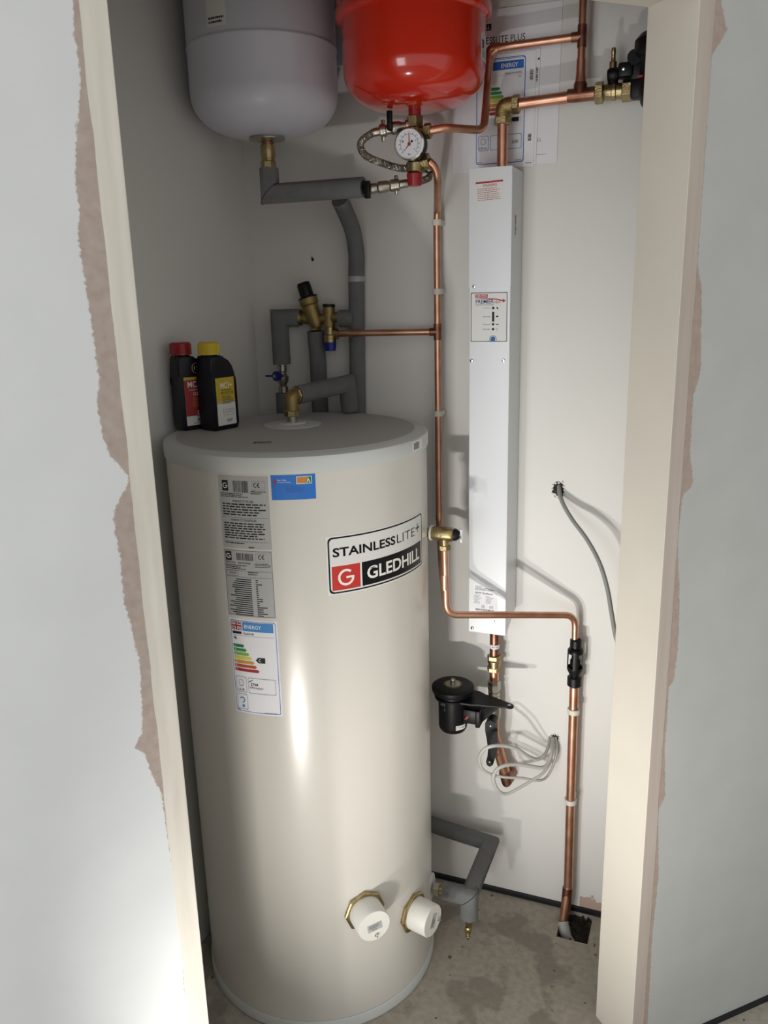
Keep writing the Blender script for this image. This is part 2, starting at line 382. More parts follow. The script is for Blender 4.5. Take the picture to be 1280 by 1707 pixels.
M_fr = plastered('skimmed_wall_right_shaded', ('aca197', 'b5aba1'), ('acaeab', 'b1b3b0'), ('9c8b80', 'a6968b'), CR, 0, 1, .029)  # same plaster and board as the left; dimmer light painted into darker colours
M_rev = mat('smooth_reveal_plaster', 'd8d2c6', .7, bump=.12, scale=50, var=.03, vscale=8)
M_wall = mat('white_painted_wall', 'dbdad6', .72, bump=.1, scale=120, var=.025, vscale=5)

def slab(name, s0, s1, z0, z1, front, rev, faces='x'):
    me = bpy.data.meshes.new(name)
    vs = [(s, y, z) for s in (s0, s1) for y in (0, T) for z in (z0, z1)]
    fs = [(0, 1, 3, 2), (4, 6, 7, 5), (0, 4, 5, 1), (2, 3, 7, 6), (0, 2, 6, 4), (1, 5, 7, 3)]
    me.from_pydata(vs, [], fs); me.materials.append(front); me.materials.append(rev)
    me.polygons.foreach_set('material_index', [1, 1, 0, 1, 1, 1])
    o = bpy.data.objects.new(name, me); COL.objects.link(o); o.location = N0; o.rotation_euler = (0, 0, HF)
    b = o.modifiers.new('bevel', 'BEVEL'); b.width = .0012; b.segments = 2
    return struct(o)
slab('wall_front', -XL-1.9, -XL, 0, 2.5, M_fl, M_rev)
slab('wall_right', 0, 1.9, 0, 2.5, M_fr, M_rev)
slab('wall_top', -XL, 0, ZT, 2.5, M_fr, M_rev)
HX0, HX1, HY0, HY1 = .545, .622, -.112, -.004       # square hole left in the screed
xs = [-2.6, HX0, HX1, 2.8]; ys = [-3.6, HY0, HY1, 1.2]
b_ = MB()
for i in range(3):
    for j in range(3):
        if (i, j) == (1, 1): continue
        b_.add([(xs[i], ys[j], 0), (xs[i+1], ys[j], 0), (xs[i+1], ys[j+1], 0), (xs[i], ys[j+1], 0)], [(0, 1, 2, 3)])
D = .06
for a, c in (((HX0, HY0), (HX1, HY0)), ((HX1, HY0), (HX1, HY1)), ((HX1, HY1), (HX0, HY1)), ((HX0, HY1), (HX0, HY0))):
    b_.add([(a[0], a[1], 0), (c[0], c[1], 0), (c[0], c[1], -D), (a[0], a[1], -D)], [(0, 1, 2, 3)])
floor = struct(b_.build('floor', M_floor, smooth=False))
b_ = MB(); n = 12
g = [[Vector((HX0+(HX1-HX0)*i/n, HY0+(HY1-HY0)*j/n, -.035+random.uniform(-.007, .010)+.016)) for j in range(n+1)] for i in range(n+1)]
b_.add([g[i][j] for i in range(n+1) for j in range(n+1)], [(i*(n+1)+j, (i+1)*(n+1)+j, (i+1)*(n+1)+j+1, i*(n+1)+j+1) for i in range(n) for j in range(n)])
soil = b_.build('rubble_fill', M_soil, floor); soil['kind'] = 'stuff'

# back wall: a lower strip where the skim has broken away is worked into its surface
def backwall_mat():
    m = mat('white_painted_wall_back', 'dbdad6', .72, bump=.08, scale=140, var=.02, vscale=5)
    nt = m.node_tree; b = nt.nodes['Principled BSDF']; L = nt.links.new; src = b.inputs['Base Color'].links[0].from_socket
    tc = nt.nodes.new('ShaderNodeTexCoord'); sx = nt.nodes.new('ShaderNodeSeparateXYZ'); L(tc.outputs['Object'], sx.inputs[0])
    nz = nt.nodes.new('ShaderNodeTexNoise'); nz.inputs['Scale'].default_value = 22; nz.inputs['Detail'].default_value = 6; L(tc.outputs['Object'], nz.inputs['Vector'])
    k = nt.nodes.new('ShaderNodeMath'); k.operation = 'MULTIPLY_ADD'; L(nz.outputs['Fac'], k.inputs[0]); k.inputs[1].default_value = .09; k.inputs[2].default_value = -.005
    g1 = nt.nodes.new('ShaderNodeMath'); g1.operation = 'LESS_THAN'; L(sx.outputs['Z'], g1.inputs[0]); L(k.outputs[0], g1.inputs[1])
    g2 = nt.nodes.new('ShaderNodeMath'); g2.operation = 'GREATER_THAN'; L(sx.outputs['X'], g2.inputs[0]); g2.inputs[1].default_value = .585
    g3 = nt.nodes.new('ShaderNodeMath'); g3.operation = 'MULTIPLY'; L(g1.outputs[0], g3.inputs[0]); L(g2.outputs[0], g3.inputs[1])
    mx = nt.nodes.new('ShaderNodeMix'); mx.data_type = 'RGBA'; L(g3.outputs[0], mx.inputs['Factor']); L(src, mx.inputs['A']); mx.inputs['B'].default_value = lin('b9a294')
    L(mx.outputs['Result'], b.inputs['Base Color']); return m
M_back = backwall_mat()
def extr(pts, z0, z1): return MB().prism([(x, y, z0) for x, y in pts], (0, 0, z1-z0))
struct(extr([(-.268, 0), (.998, 0), (.998, .06), (-.268, .06)], 0, 2.42).build('wall_back', M_back, smooth=False))
struct(extr([(-.268, .06), (-.268, 0), (-.314, -1.25), (-.374, -1.25), (-.374, .06)], 0, 2.42).build('wall_left', M_wall, smooth=False))
fa = J-UU*1.33
struct(extr([(-.374, -1.33), (-.374, .06), (1.0, .06), (1.0, .0)], 2.42, 2.5).build('ceiling', M_wall, smooth=False))
# black membrane showing under the walls
struct(MB().box((-.266, -.010, 0), (.985, 0, .011)).build('trim_1', M_dpm, smooth=False))
o = struct(MB().box((0, -.006, 0), (1.8, 0, .011)).build('trim_2', M_dpm, smooth=False)); o.location = N0+UU*.004; o.rotation_euler = (0, 0, HF)

# ------------------------------------------------------------------ hot water cylinder
CY = -.3150; CR_ = .2725
root = thing('hot_water_cylinder', 'tall cream hot water cylinder with grey lid standing on the concrete floor', 'water tank', (0, CY, 0))
MB().lathe([(CR_, .030), (CR_, 1.262)], (0, CY, 0), seg=128).build('shell', M_body, root, angle=30)
MB().lathe([(.2715, 0), (.2757, .004), (.2757, .026), (.2735, .0295), (.265, .0295)], (0, CY, 0), seg=128).build('plinth', M_lid, root)
MB().lathe([(.271, 1.257), (.2745, 1.2575), (.2755, 1.262), (.2755, 1.282), (.2735, 1.2865), (.262, 1.2895), (.249, 1.2905)], (0, CY, 0), seg=128, cap=False).build('lid_rim', M_lid, root)
MB().lathe([(0, 1.284), (.249, 1.284), (.249, 1.2905), (.247, 1.292), (0, 1.292)], (0, CY, 0), seg=96).build('lid', M_lidtop, root)
OX, OY = -.040, -.258
MB().lathe([(.062, 1.292), (.062, 1.2935), (.030, 1.296), (.028, 1.2985), (0, 1.2985)], (OX, OY, 0), seg=48).build('outlet_collar', M_lid, root)
p = Print(cylmap(0, CY, CR_, math.radians(-125.2), .952)); p.sheet(-.008, -.012, .008, .012, M_lid)
p.build('knockout_cover', root)
def cyl(adeg, z, R=CR_): return cylmap(0, CY, R, math.radians(adeg), z)
RAD = CR_*PI/180
# upper grey warning label
W = 21*RAD; H = .139; p = Print(cyl(-95.6, 1.113)); p.sheet(0, 0, W, H, M_silver)
p.rect(.008, .110, .021, .130, M_ink); p.bars(.031, .108, .062, .130, M_ink, 22); p.up(); p.glogo(.0145, .120, .0052, M_inkw)
p.ce(.072, .118, .009, M_ink); p.border(.069, .114, .094, .130, .0004, .001, M_inkg); p.text('ESN', .068, .1105, .074, .1125, M_ink)
p.lines(.004, .098, .06, .107, 3, M_ink); p.lines(.066, .105, .095, .112, 2, M_ink)
p.text('WARNING TO THE USER', .028, .089, .070, .0935, M_ink, .01); p.lines(.006, .063, .096, .088, 5, M_ink, .5, .25)
p.rect(.004, .060, .096, .0604, M_ink); p.text('WARNING TO THE INSTALLER', .022, .053, .074, .0575, M_ink, .01); p.lines(.006, .018, .096, .051, 7, M_ink, .5, .3)
p.rect(.004, .0135, .096, .0139, M_ink); p.lines(.006, .008, .05, .0125, 1, M_ink); p.lines(.055, .001, .07, .006, 1, M_ink)
p.build('warning_label', root)
# lower grey data label
H = .133; W = 20.8*RAD; p = Print(cyl(-95.6, .977)); p.sheet(0, 0, W, H, M_silver); p.border(.001, .001, W-.001, H-.001, .0005, .002, M_ink)
p.rect(.004, .111, .017, .129, M_ink); p.bars(.028, .113, .062, .127, M_ink, 24); p.up(); p.glogo(.0105, .120, .0048, M_inkw)
p.ce(.072, .1165, .009, M_ink); p.border(.067, .112, .092, .128, .0004, .001, M_inkg)
p.text('SERIAL No', .003, .106, .024, .1095, M_ink, .01); p.text('2001010928', .030, .106, .056, .1095, M_ink, .01)
p.lines(.064, .100, .096, .109, 3, M_ink); p.lines(.003, .094, .05, .104, 3, M_ink); p.lines(.05, .084, .074, .092, 2, M_ink)
p.border(.003, .081, .028, .091, .0004, .001, M_ink); p.text('LIANCE', .010, .085, .024, .0885, M_ink)
p.rect(.001, .0795, .096, .0799, M_ink); p.rect(.001, .092, .096, .0924, M_ink)
for i in range(18):
    v = .074-i*.0042; a = random.uniform(.004, .024); p.rect(a, v, .055, v+.0019, M_ink); p.rect(.064, v, .064+random.choice((.004, .012, .02, .005)), v+.0019, M_ink)
p.build('data_label', root)
# energy label
H = .200; W = 21*RAD; p = Print(cyl(-95.5, .771)); p.sheet(0, 0, W, H, M_paper); p.border(.002, .003, W-.003, H-.003, .0011, .004, M_inkb)
p.flag(.004, .176, .027, .1945); p.rect(.029, .176, .092, .1945, M_inkl); p.up(); p.text('ENERGY', .033, .1815, .068, .189, M_inkw, .01)
p.rect(.006, .1685, .026, .1735, M_ink); p.text('PLUDR180', .030, .1685, .052, .1725, M_ink, .01); p.rect(.006, .1655, .092, .1659, M_inkg)
p.poly([(.008, .160), (.014, .160), (.014, .156), (.012, .156), (.012, .158), (.008, .158)], M_ink); p.rect(.010, .160, .012, .163, M_ink)
p.ratings(.006, .149, .0084, .021, .0048); p.up()
for i, ch in enumerate('ABCDEFG'): p.text(ch, .009, .149-(i+1)*.0084+.0012, .0115, .149-(i+1)*.0084+.0048, M_inkw)
p.poly([(.053, .117), (.058, .1115), (.058, .1225)], M_ink); p.rect(.058, .1115, .072, .1225, M_ink); p.up(); p.arc(.062, .117, .0032, .001, 60, 300, M_inkw)
p.border(.006, .045, .029, .078, .0006, .003, M_inkg); p.border(.033, .045, .090, .078, .0006, .003, M_inkg); p.border(.006, .008, .029, .041, .0006, .003, M_inkg)
p.border(.012, .058, .022, .072, .0006, .004, M_inkg); p.text('15', .010, .048, .016, .0525, M_ink); p.text('dB', .018, .048, .023, .0525, M_ink)
p.text('2768', .038, .062, .054, .067, M_ink, .01); p.text('kWh/annum', .036, .055, .064, .060, M_ink); p.poly([(.034, .069), (.044, .075), (.044, .0742), (.035, .068)], M_ink)
p.arc(.017, .028, .006, .002, -90, 150, M_inkl); p.disc(.019, .015, .0028, M_inkl); p.lines(.064, .004, .09, .0062, 1, M_inkg, .5, 0); p.lines(.004, .005, .011, .007, 1, M_inkg, .5, 0)
p.build('energy_label', root)
# blue instruction sticker
H = .0465; W = 16.9*RAD; p = Print(cyl(-73.4, 1.208)); p.sheet(0, 0, W, H, M_bblue)
p.poly([(.005, .029), (.009, .029), (.0095, .034), (.007, .040), (.0045, .034)], M_inkr); p.text('East Valley', .012, .035, .028, .0385, M_inkw); p.text('Plumbing & Heating', .012, .0315, .036, .034, M_inkw)
p.rect(.046, .029, .074, .043, M_inkw); p.up(); p.rect(.047, .030, .062, .042, M_org); p.rect(.062, .030, .073, .042, ENG[0]); p.up()
p.poly([(.062, .030), (.067, .042), (.062, .042)], M_org); p.poly([(.064, .031), (.0675, .040), (.071, .031), (.0695, .031), (.0675, .0365), (.0655, .031)], M_inkw)
p.lines(.026, .013, .060, .027, 4, M_inkb, .4, .3); p.build('instruction_sticker', root)
# brand badge
H = .117; W = 55.2*RAD; p = Print(cyl(-53.6, 1.0165)); p.sheet(0, 0, W, H, M_paper2); p.border(.003, .003, W-.003, H-.003, .003, .008, M_bdk)
p.rect(.009, .009, .066, .057, M_gled); p.rect(.070, .009, W-.012, .057, M_bdk); p.up(); p.glogo(.037, .033, .0165, M_inkw, .0046)
p.text('STAINLESS', .012, .075, .153, .093, M_bdk, .025); p.text('LITE', .158, .0755, .221, .093, M_bdk, -.008)
p.rect(.226, .0865, .244, .0895, M_bdk); p.rect(.2335, .079, .2365, .097, M_bdk)
p.text('GLEDHILL', .081, .020, .242, .046, M_inkw, .022)
p.build('brand_badge', root)
p = Print(cylmap(0, CY, .2757, math.radians(-8.6), 1.2635), sub=.004); p.sheet(0, 0, .046, .021, M_paper2); p.bars(.004, .004, .030, .018, M_ink, 14); p.build('rim_barcode_sticker', root)
p = Print(planemap((-.012, -.492, 1.2922), (.93, .36, 0), (-.36, .93, 0)), h0=.0002); p.sheet(0, 0, .045, .028, M_lidtop); p.bars(.006, .004, .040, .024, M_ink, 16); p.build('lid_barcode_sticker', root)

# immersion heater caps
def immersion(adeg, z, face):
    a = math.radians(adeg); ax = Vector((math.cos(a), math.sin(a), 0)); o = Vector((0, CY, z))+ax*CR_
    MBn = MB().lathe([(.043, -.004), (.046, .001), (.046, .006), (.0435, .008), (.034, .008)], o, ax, 8, cap=False); nut = MBn.build('hex_nut', M_brass, root, smooth=False)
    cap = MB().lathe([(.0365, .002), (.036, .052), (.0345, .0545), (0, .0545)], o, ax, 48).build('heater_cap', M_cap, root)
    side = Vector((-math.sin(a), math.cos(a), 0))
    c, s_ = math.cos(face), math.sin(face)
    U = side*c+Vector((0, 0, 1))*s_; V = Vector((0, 0, 1))*c-side*s_
    p = Print(planemap(o+ax*.0546, U, V)); p.sheet(-.0165, -.011, .0165, .007, M_silver); p.lines(-.013, -.004, .014, .005, 4, M_ink, .4, .4); p.text('RCD', -.006, -.009, .004, -.0055, M_ink, .01)
    p.build('rating_label', cap)
    q = o+ax*.0546-V*.022
    MB().lathe([(.004, 0), (.004, .002), (.0022, .003), (.0022, .007), (0, .008)], q, ax, 12).build('screw', M_chrome, cap)
immersion(-43.5, .297, .12)
immersion(-14.5, .214, 1.15)
# side boss with brass union
o = Vector((.2652, -.262, .183))
MB().lathe([(.035, 0), (.035, .006), (.030, .008), (0, .008)], (.262, -.262, .183), (1, .05, 0), 32).build('side_boss', M_lid, root)

# ------------------------------------------------------------------ bottles on the lid
def bottle(B, a, label, capmat, kind):
    a = Vector(a).normalized(); b = Vector((-a.y, a.x, 0)); B = Vector((B[0], B[1], 1.2922)); Wd, Dp, Z = .070, .044, Vector((0, 0, 1))
    root = thing('chemical_bottle', label, 'bottle', B, 'heating chemical bottles on the cylinder lid')
    prof = [(0.004, 0), (.066, 0), (.069, .004), (.070, .012), (.0698, .090), (.069, .106), (.0665, .121), (.0615, .134), (.054, .144), (.044, .150), (.034, .152), (.033, .156), (.006, .156), (.004, .150), (.001, .138), (.0, .12), (0.002, .105), (.001, .09), (0, .012), (.001, .004)]
    bm = bmesh.new(); k = len(prof)
    A_ = [bm.verts.new(B+b*u+Z*v) for u, v in prof]; C_ = [bm.verts.new(B+b*u+Z*v-a*Dp) for u, v in prof]
    f1 = bm.faces.new(A_); f2 = bm.faces.new(C_[::-1])
    for i in range(k): bm.faces.new((A_[i], C_[i], C_[(i+1) % k], A_[(i+1) % k]))
    eds = [e for e in bm.edges if (e in f1.edges[:] or e in f2.edges[:])]
    bmesh.ops.bevel(bm, geom=eds, offset=.0065, segments=4, affect='EDGES', profile=.5, clamp_overlap=True)
    bm.verts.index_update(); m = MB(); m.add([v.co.copy() for v in bm.verts], [[v.index for v in f.verts] for f in bm.faces]); bm.free()
    m.build('body', M_navy, root, angle=50)
    c = B+b*.0195-a*Dp/2
    MB().lathe([(.0165, .150), (.0165, .162)], c, seg=24).build('neck', M_navy, root)
    cm = MB(); seg = 60; prof2 = [(.0225, .1585), (.0225, .162), (.0215, .163), (.0215, .181), (.019, .1835), (0, .1835)]
    cm.lathe(prof2, c, seg=seg); 
    for i in range(36):
        t = 2*PI*i/36; d = Vector((math.cos(t), math.sin(t), 0)); s_ = Vector((-d.y, d.x, 0)); q = c+d*.0212+Z*.1635
        cm.prism([q-s_*.0006, q+s_*.0006, q+d*.0012], Z*.0165)
    cm.build('cap', capmat, root, angle=40)
    p = Print(planemap(B, b, Z), h0=.0009)
    if kind == 'y':
        p.sheet(.012, .010, .062, .110, M_paper2, base=.0002); p.rect(.012, .062, .062, .110, M_gold); p.rect(.012, .056, .062, .062, mat('pale_gold_ink', 'b9ab74', .5)); p.up()
        p.text('MC1', .024, .087, .047, .100, M_inkw, .012); p.rect(.049, .0925, .056, .0945, M_inkw); p.rect(.0515, .090, .0535, .097, M_inkw)
        p.lines(.026, .0825, .056, .0855, 1, M_ink, .5, .1); p.text('PROTECTOR', .025, .0745, .059, .0805, M_ink, .006); p.lines(.027, .054, .059, .072, 5, M_ink, .4, .3)
        for i in range(4):
            u = .030+i*.0082; p.border(u-.0028, .036, u+.0028, .044, .0006, .002, M_ink); p.rect(u-.001, .031, u+.002, .0322, M_ink)
        p.text('ADEY', .036, .0165, .052, .0225, M_ink, .012)
    else:
        p.sheet(.010, .010, .060, .112, M_paper2, base=.0002); p.rect(.010, .030, .060, .106, mat('red_label_ink', '9c2a2c', .5)); p.rect(.010, .106, .060, .112, M_gold); p.up()
        p.text('MC3+', .018, .090, .054, .103, M_inkw, .012); p.text('Central Heating', .020, .083, .052, .0865, M_inkw); p.text('CLEANER', .029, .073, .060, .080, M_inkw, .008)
        p.lines(.026, .048, .056, .070, 6, M_org, .3, .3); p.rect(.036, .032, .045, .040, M_inkw); p.rect(.048, .032, .056, .040, M_inkw); p.up(); p.rect(.038, .034, .043, .038, M_ink)
        p.text('ADEY', .034, .0185, .056, .0255, M_ink, .012); p.rect(.026, .014, .058, .0148, M_inkn)
        p.h = .0009; p.arc(.042, .130, .0125, .0011, 0, 360, M_inkr, 28); p.arc(.042, .130, .0108, .0005, 0, 360, M_inkw, 28); p.text('12', .036, .126, .046, .134, M_inkw, .01)
    p.build('front_label', root)
bottle((-.160, -.382), (.955, -.295, 0), 'black bottle with yellow cap and gold label, in front on the cylinder lid', M_yellow, 'y')
bottle((-.2305, -.392), (.86, -.51, 0), 'black bottle with red cap and red label, nearest the side wall on the lid', M_redp, 'r')

# ------------------------------------------------------------------ expansion vessels
VX, VY = -.1105, -.17
root = thing('expansion_vessel', 'large grey domed expansion vessel hanging on the wall at top left', 'vessel', (VX, VY, 1.88))
R = .1535; zb = 1.889
prof = [(.030, zb+.002)]
for i in range(1, 13):
    t = i/12*PI/2; prof.append((.030+(R-.030)*math.sin(t)**.8 if i < 12 else R, zb+.002+.078*(1-math.cos(t))))
prof += [(R, zb+.160), (R+.0016, zb+.162), (R+.0016, zb+.165), (R, zb+.167), (R, zb+.171), (R, zb+.37), (R, zb+.38), (R-.03, zb+.42), (0, zb+.44)]
MB().lathe(prof, (VX, VY, 0), seg=96).build('tank', M_grey, root, angle=50)
MB().lathe([(.030, zb-.001), (.034, zb+.002), (.034, zb+.006), (.029, zb+.012)], (VX, VY, 0), seg=40, cap=False).build('neck_ring', M_grey, root)
MB().lathe([(0, zb-.009), (.014, zb-.009), (.034, zb-.006), (.038, zb-.0045), (.038, zb-.002), (.034, zb-.001), (0, zb-.001)], (VX, VY, 0), seg=40).build('flange_plate', M_nickel, root)
MB().lathe([(.013, zb-.014), (.013, zb-.002)], (VX, VY, 0), seg=20).build('threaded_stub', M_copperd, root)
MB().bbox((VX+.10, -.03, 2.045), (VX+.16, -.0, 2.32), .003).build('wall_bracket', M_grey, root)
p = Print(cylmap(VX, VY, R, math.radians(-103), 2.066), sub=.006); p.sheet(0, 0, .045, .06, M_paper2); p.lines(.004, .004, .042, .018, 2, M_ink, .5, .2); p.build('type_sticker', root)

RX, RY = .2225, -.172
root = thing('expansion_vessel', 'glossy red rimmed heating expansion vessel above the pressure gauge', 'vessel', (RX, RY, 1.9))
R = .1385; zb = 1.912; prof = [(.0, zb)]
for i in range(1, 15):
    t = i/14*PI/2; prof.append((R*math.sin(t)**.72, zb+.072*(1-math.cos(t))**1.15))
prof += [(R, zb+.14), (R+.001, 2.066), (R+.008, 2.068), (R+.0115, 2.074), (R+.0115, 2.086), (R+.006, 2.092), (R+.009, 2.098), (R+.0095, 2.104), (R+.001, 2.110), (R, 2.2), (R-.02, 2.25), (0, 2.28)]
MB().lathe(prof, (RX, RY, 0), seg=96).build('tank', M_red, root, angle=45)
MB().lathe([(.0125, zb-.012), (.0125, zb+.006)], (RX, RY, 0), seg=24).build('threaded_stub', M_redp, root)
p = Print(cylmap(RX, RY, R+.0004, math.radians(-6), 1.985), sub=.006); p.sheet(0, 0, .04, .045, M_paper2); p.rect(.004, .02, .016, .035, M_inkn); p.lines(.004, .004, .036, .018, 4, M_ink, .4, .3); p.build('type_sticker', root)

# ------------------------------------------------------------------ pressure gauge manifold
GX, GY = .2225, -.172
z0 = 1.900
root = thing('pressure_manifold', 'brass safety manifold with pressure gauge and red cap under the red vessel', 'valve', (GX, GY, 1.81))
MB().hexn((GX, GY, z0-.020), (0, 0, 1), .0165, .022, seg=6).build('union_nut', M_brass, root, smooth=False)
m = MB(); m.rod((GX, GY, z0-.10), (GX, GY, z0-.015), .0105, 20); m.rod((GX-.024, GY, z0-.031), (GX+.022, GY, z0-.028), .0095, 20)
m.lathe([(.012, -.012), (.0135, -.006), (.0135, .006), (.012, .012)], (GX, GY, z0-.030), (0, 0, 1), 20); m.build('manifold_body', M_brass, root)
MB().hexn((GX+.020, GY, z0-.028), (1, 0, 0), .0150, .014).build('compression_nut', M_brass, root, smooth=False)
m = MB(); m.lathe([(.012, 0), (.0185, .006), (.0185, .022), (.014, .028)], (GX, GY, z0-.107), (0, 0, 1), 24); m.rod((GX, GY, z0-.088), (GX+.026, GY, z0-.084), .0115, 20); m.build('safety_valve_body', M_brass, root)
MB().hexn((GX+.019, GY, z0-.084), (1, 0, .1), .0155, .011, seg=8).build('outlet_nut', M_brass, root, smooth=False)
m = MB(); m.lathe([(0, 0), (.013, 0), (.0155, .019), (.0155, .023), (0, .023)], (GX-.001, GY-.004, z0-.128), (0, 0, 1), 24)
m.build('red_cap', M_redp, root)
gc = at(682, 240, GY-.042); ax = Vector((.02, -1, -.02)).normalized()
MB().lathe([(.0275, -.030), (.0295, -.026), (.0295, -.002), (.0285, 0)], gc, ax, 48).build('gauge_case', M_black, root)
MB().rod(gc-ax*.03, Vector((GX, GY+.002, gc.z)), .007).build('gauge_stem', M_brass, root)
MB().lathe([(.0275, -.004), (.030, -.003), (.030, .002), (.0272, .003), (.0272, 0)], gc, ax, 48, cap=False).build('gauge_bezel', M_chrome, root)
U = Vector((1, .02, 0)).normalized(); V = -U.cross(ax).normalized() if U.cross(ax).z < 0 else U.cross(ax).normalized()
p = Print(planemap(gc, U, V), h0=.0002); p.disc(0, 0, .0274, M_paper, 40); p.up(); p.arc(0, 0, .0185, .0008, -40, 220, M_inkg, 40)
for i in range(13):
    t = math.radians(225-i*22.5); c, s_ = math.cos(t), math.sin(t); k = .0004
    p.poly([(c*.018-s_*k, s_*.018+c*k), (c*.0225-s_*k, s_*.0225+c*k), (c*.0225+s_*k, s_*.0225-c*k), (c*.018+s_*k, s_*.018-c*k)], M_ink)
for i, t_ in enumerate('01234'):
    t = math.radians(225-i*67.5); p.text(t_, math.cos(t)*.014-.0012, math.sin(t)*.014-.0016, math.cos(t)*.014+.0012, math.sin(t)*.014+.0016, M_ink)
p.text('bar', -.003, -.020, .003, -.0165, M_ink, .02); p.up()
p.poly([(-.0012, 0), (.0012, 0), (.0010, .016), (0, .022), (-.0008, .016)], M_inkr); p.up(); p.poly([(-.0006, .001), (.001, -.0006), (-.0135, -.016)], M_ink); p.up(); p.disc(0, 0, .0035, M_inkr); p.disc(.0055, .0045, .0024, M_ink)
p.build('gauge_dial', root)

# ------------------------------------------------------------------ filling loop
root = thing('filling_loop', 'braided steel filling loop hose hanging in a curl with two nickel valves', 'hose', at(660, 290, -.17))
def axis_valve(path, prof, name, m, seg=20):
    a, b = Vector(path[0]), Vector(path[1]); return MB().lathe([(r, t*(b-a).length) for r, t in prof], a, b-a, seg).build(name, m, root)
a = at(688, 208, GY); b = at(633, 219, -.19)
up_valve = axis_valve((a, b), [(.008, 0), (.011, .05), (.011, .2), (.0085, .22), (.0085, .3), (.011, .36), (.0125, .45), (.0125, .60), (.0095, .66), (.0095, .8), (.0125, .82), (.0125, .98), (.010, 1)], 'upper_valve', M_nickel)
d = (b-a).normalized(); q = a+d*(b-a).length*.62
hv = MB(); hv.bbox((-.0055, -.004, -.008), (.0055, .004, .027), .002, M=Matrix.Translation(q+Vector((0, -.014, .004))) ); hv.rod(q, q+Vector((0, -.016, 0)), .006); hv.build('lever', M_black, up_valve)
wn = MB(); q = a+d*(b-a).length*.9; wn.bbox((-.004, -.003, -.020), (.004, .003, .020), .0015, M=Matrix.Translation(q)); wn.build('wing_nut', M_nickel, up_valve)
MB().lathe([(.008, 0), (.0085, .010), (.0072, .016)], b, d, 16).build('hose_ferrule', M_nickel, root)
hp = [b+d*.012, at(611, 228, -.2), at(602, 237, -.205), at(602, 249, -.205), at(612, 261, -.205), at(635, 271, -.175), at(665, 280, -.140), at(695, 281, -.118), at(713, 283, -.108), at(719, 290, -.110), at(712, 298, -.120), at(697, 303, -.135), at(685, 305, -.1445)]
# braid: hose body with crossed strands standing proud of it
hpath = spline(hp, 7)
hose = MB().sweep(hpath, .0066, 14).build('hose', M_braid, root)
st = MB()
for k in range(6):
    for sgn in (1, -1):
        pth = []; ph = 2*PI*k/6; L = 0
        for i in range(len(hpath)-1):
            dd = (hpath[i+1]-hpath[i]); nsub = 4
            for q_ in range(nsub):
                pt_ = hpath[i]+dd*(q_/nsub); t_ = dd.normalized(); x = (Vector((0, 1, .2))-t_*t_.dot(Vector((0, 1, .2)))).normalized(); y = t_.cross(x)
                an = ph+sgn*L*260; pth.append(pt_+(x*math.cos(an)+y*math.sin(an))*.0068); L += dd.length/nsub
        st.sweep(pth, .0007, 3, cap=False)
o = st.build('braid_strands', M_nickel, hose); o['kind'] = 'stuff'
c1 = at(683, 305, -.145); c2 = at(610, 316, -.17); d = (c2-c1).normalized(); Lc = (c2-c1).length
lw = MB().lathe([(a_, b_*Lc) for a_, b_ in ((.007, 0), (.0085, .06), (.0085, .22), (.012, .24), (.0125, .42), (.010, .46), (.0115, .52), (.0125, .7), (.0095, .74), (.0105, .8), (.011, 1))], c1, d, 20).build('lower_valve', M_nickel, root)
q = c1+d*Lc*.31; MB().bbox((-.0035, -.003, -.019), (.0035, .003, .019), .0015, M=Matrix.Translation(q)).build('wing_nut', M_nickel, lw)
q = c1+d*Lc*.9; m = MB(); m.rod(q, q+Vector((0, -.017, 0)), .006); m.bbox((-.006, -.005, -.020), (.006, .005, .014), .002, M=Matrix.Translation(q+Vector((0, -.016, 0)))); m.build('lever', M_black, lw)

# ------------------------------------------------------------------ foam covered pipes
root = thing('insulated_pipe', 'grey foam lagged elbow pipe running from the grey vessel toward the hose', 'pipe', (VX, VY, 1.78))
m = MB(); m.lathe([(.0145, 0), (.0155, .003), (.0155, .022), (.0145, .026)], (VX, VY, 1.849), (0, 0, 1), 20); m.lathe([(.014, 0), (.014, .008)], (VX, VY, 1.842), seg=20); m.build('brass_socket', M_brass, root)
MB().hexn((VX, VY, 1.826), (0, 0, 1), .0175, .017, seg=8).build('compression_nut', M_brass, root, smooth=False)
ec = at(606, 312, VY); zc = ec.z
foam = MB().sweep([(VX, VY, 1.829), (VX, VY, zc), (ec.x, VY, zc)], .0205, 28).build('foam_sleeve', M_foam, root, angle=50)
MB().sweep([(ec.x-.004, VY, zc), (ec.x+.0006, VY, zc)], .0135, 24).build('sleeve_core', M_foamd, foam)
# mitre seam
m = MB(); cc = Vector((VX, VY, zc)); nrm = Vector((1, 0, -1)).normalized()*1
seam = []
for i in range(33):
    t = 2*PI*i/32; o_ = Vector((math.cos(t)*.0206, math.sin(t)*.0206, 0)); o_.z = o_.x*1.0; seam.append(cc+Vector((o_.x, o_.y, o_.x)))
MB().sweep(seam, .0007, 4).build('mitre_seam', M_foamd, foam)

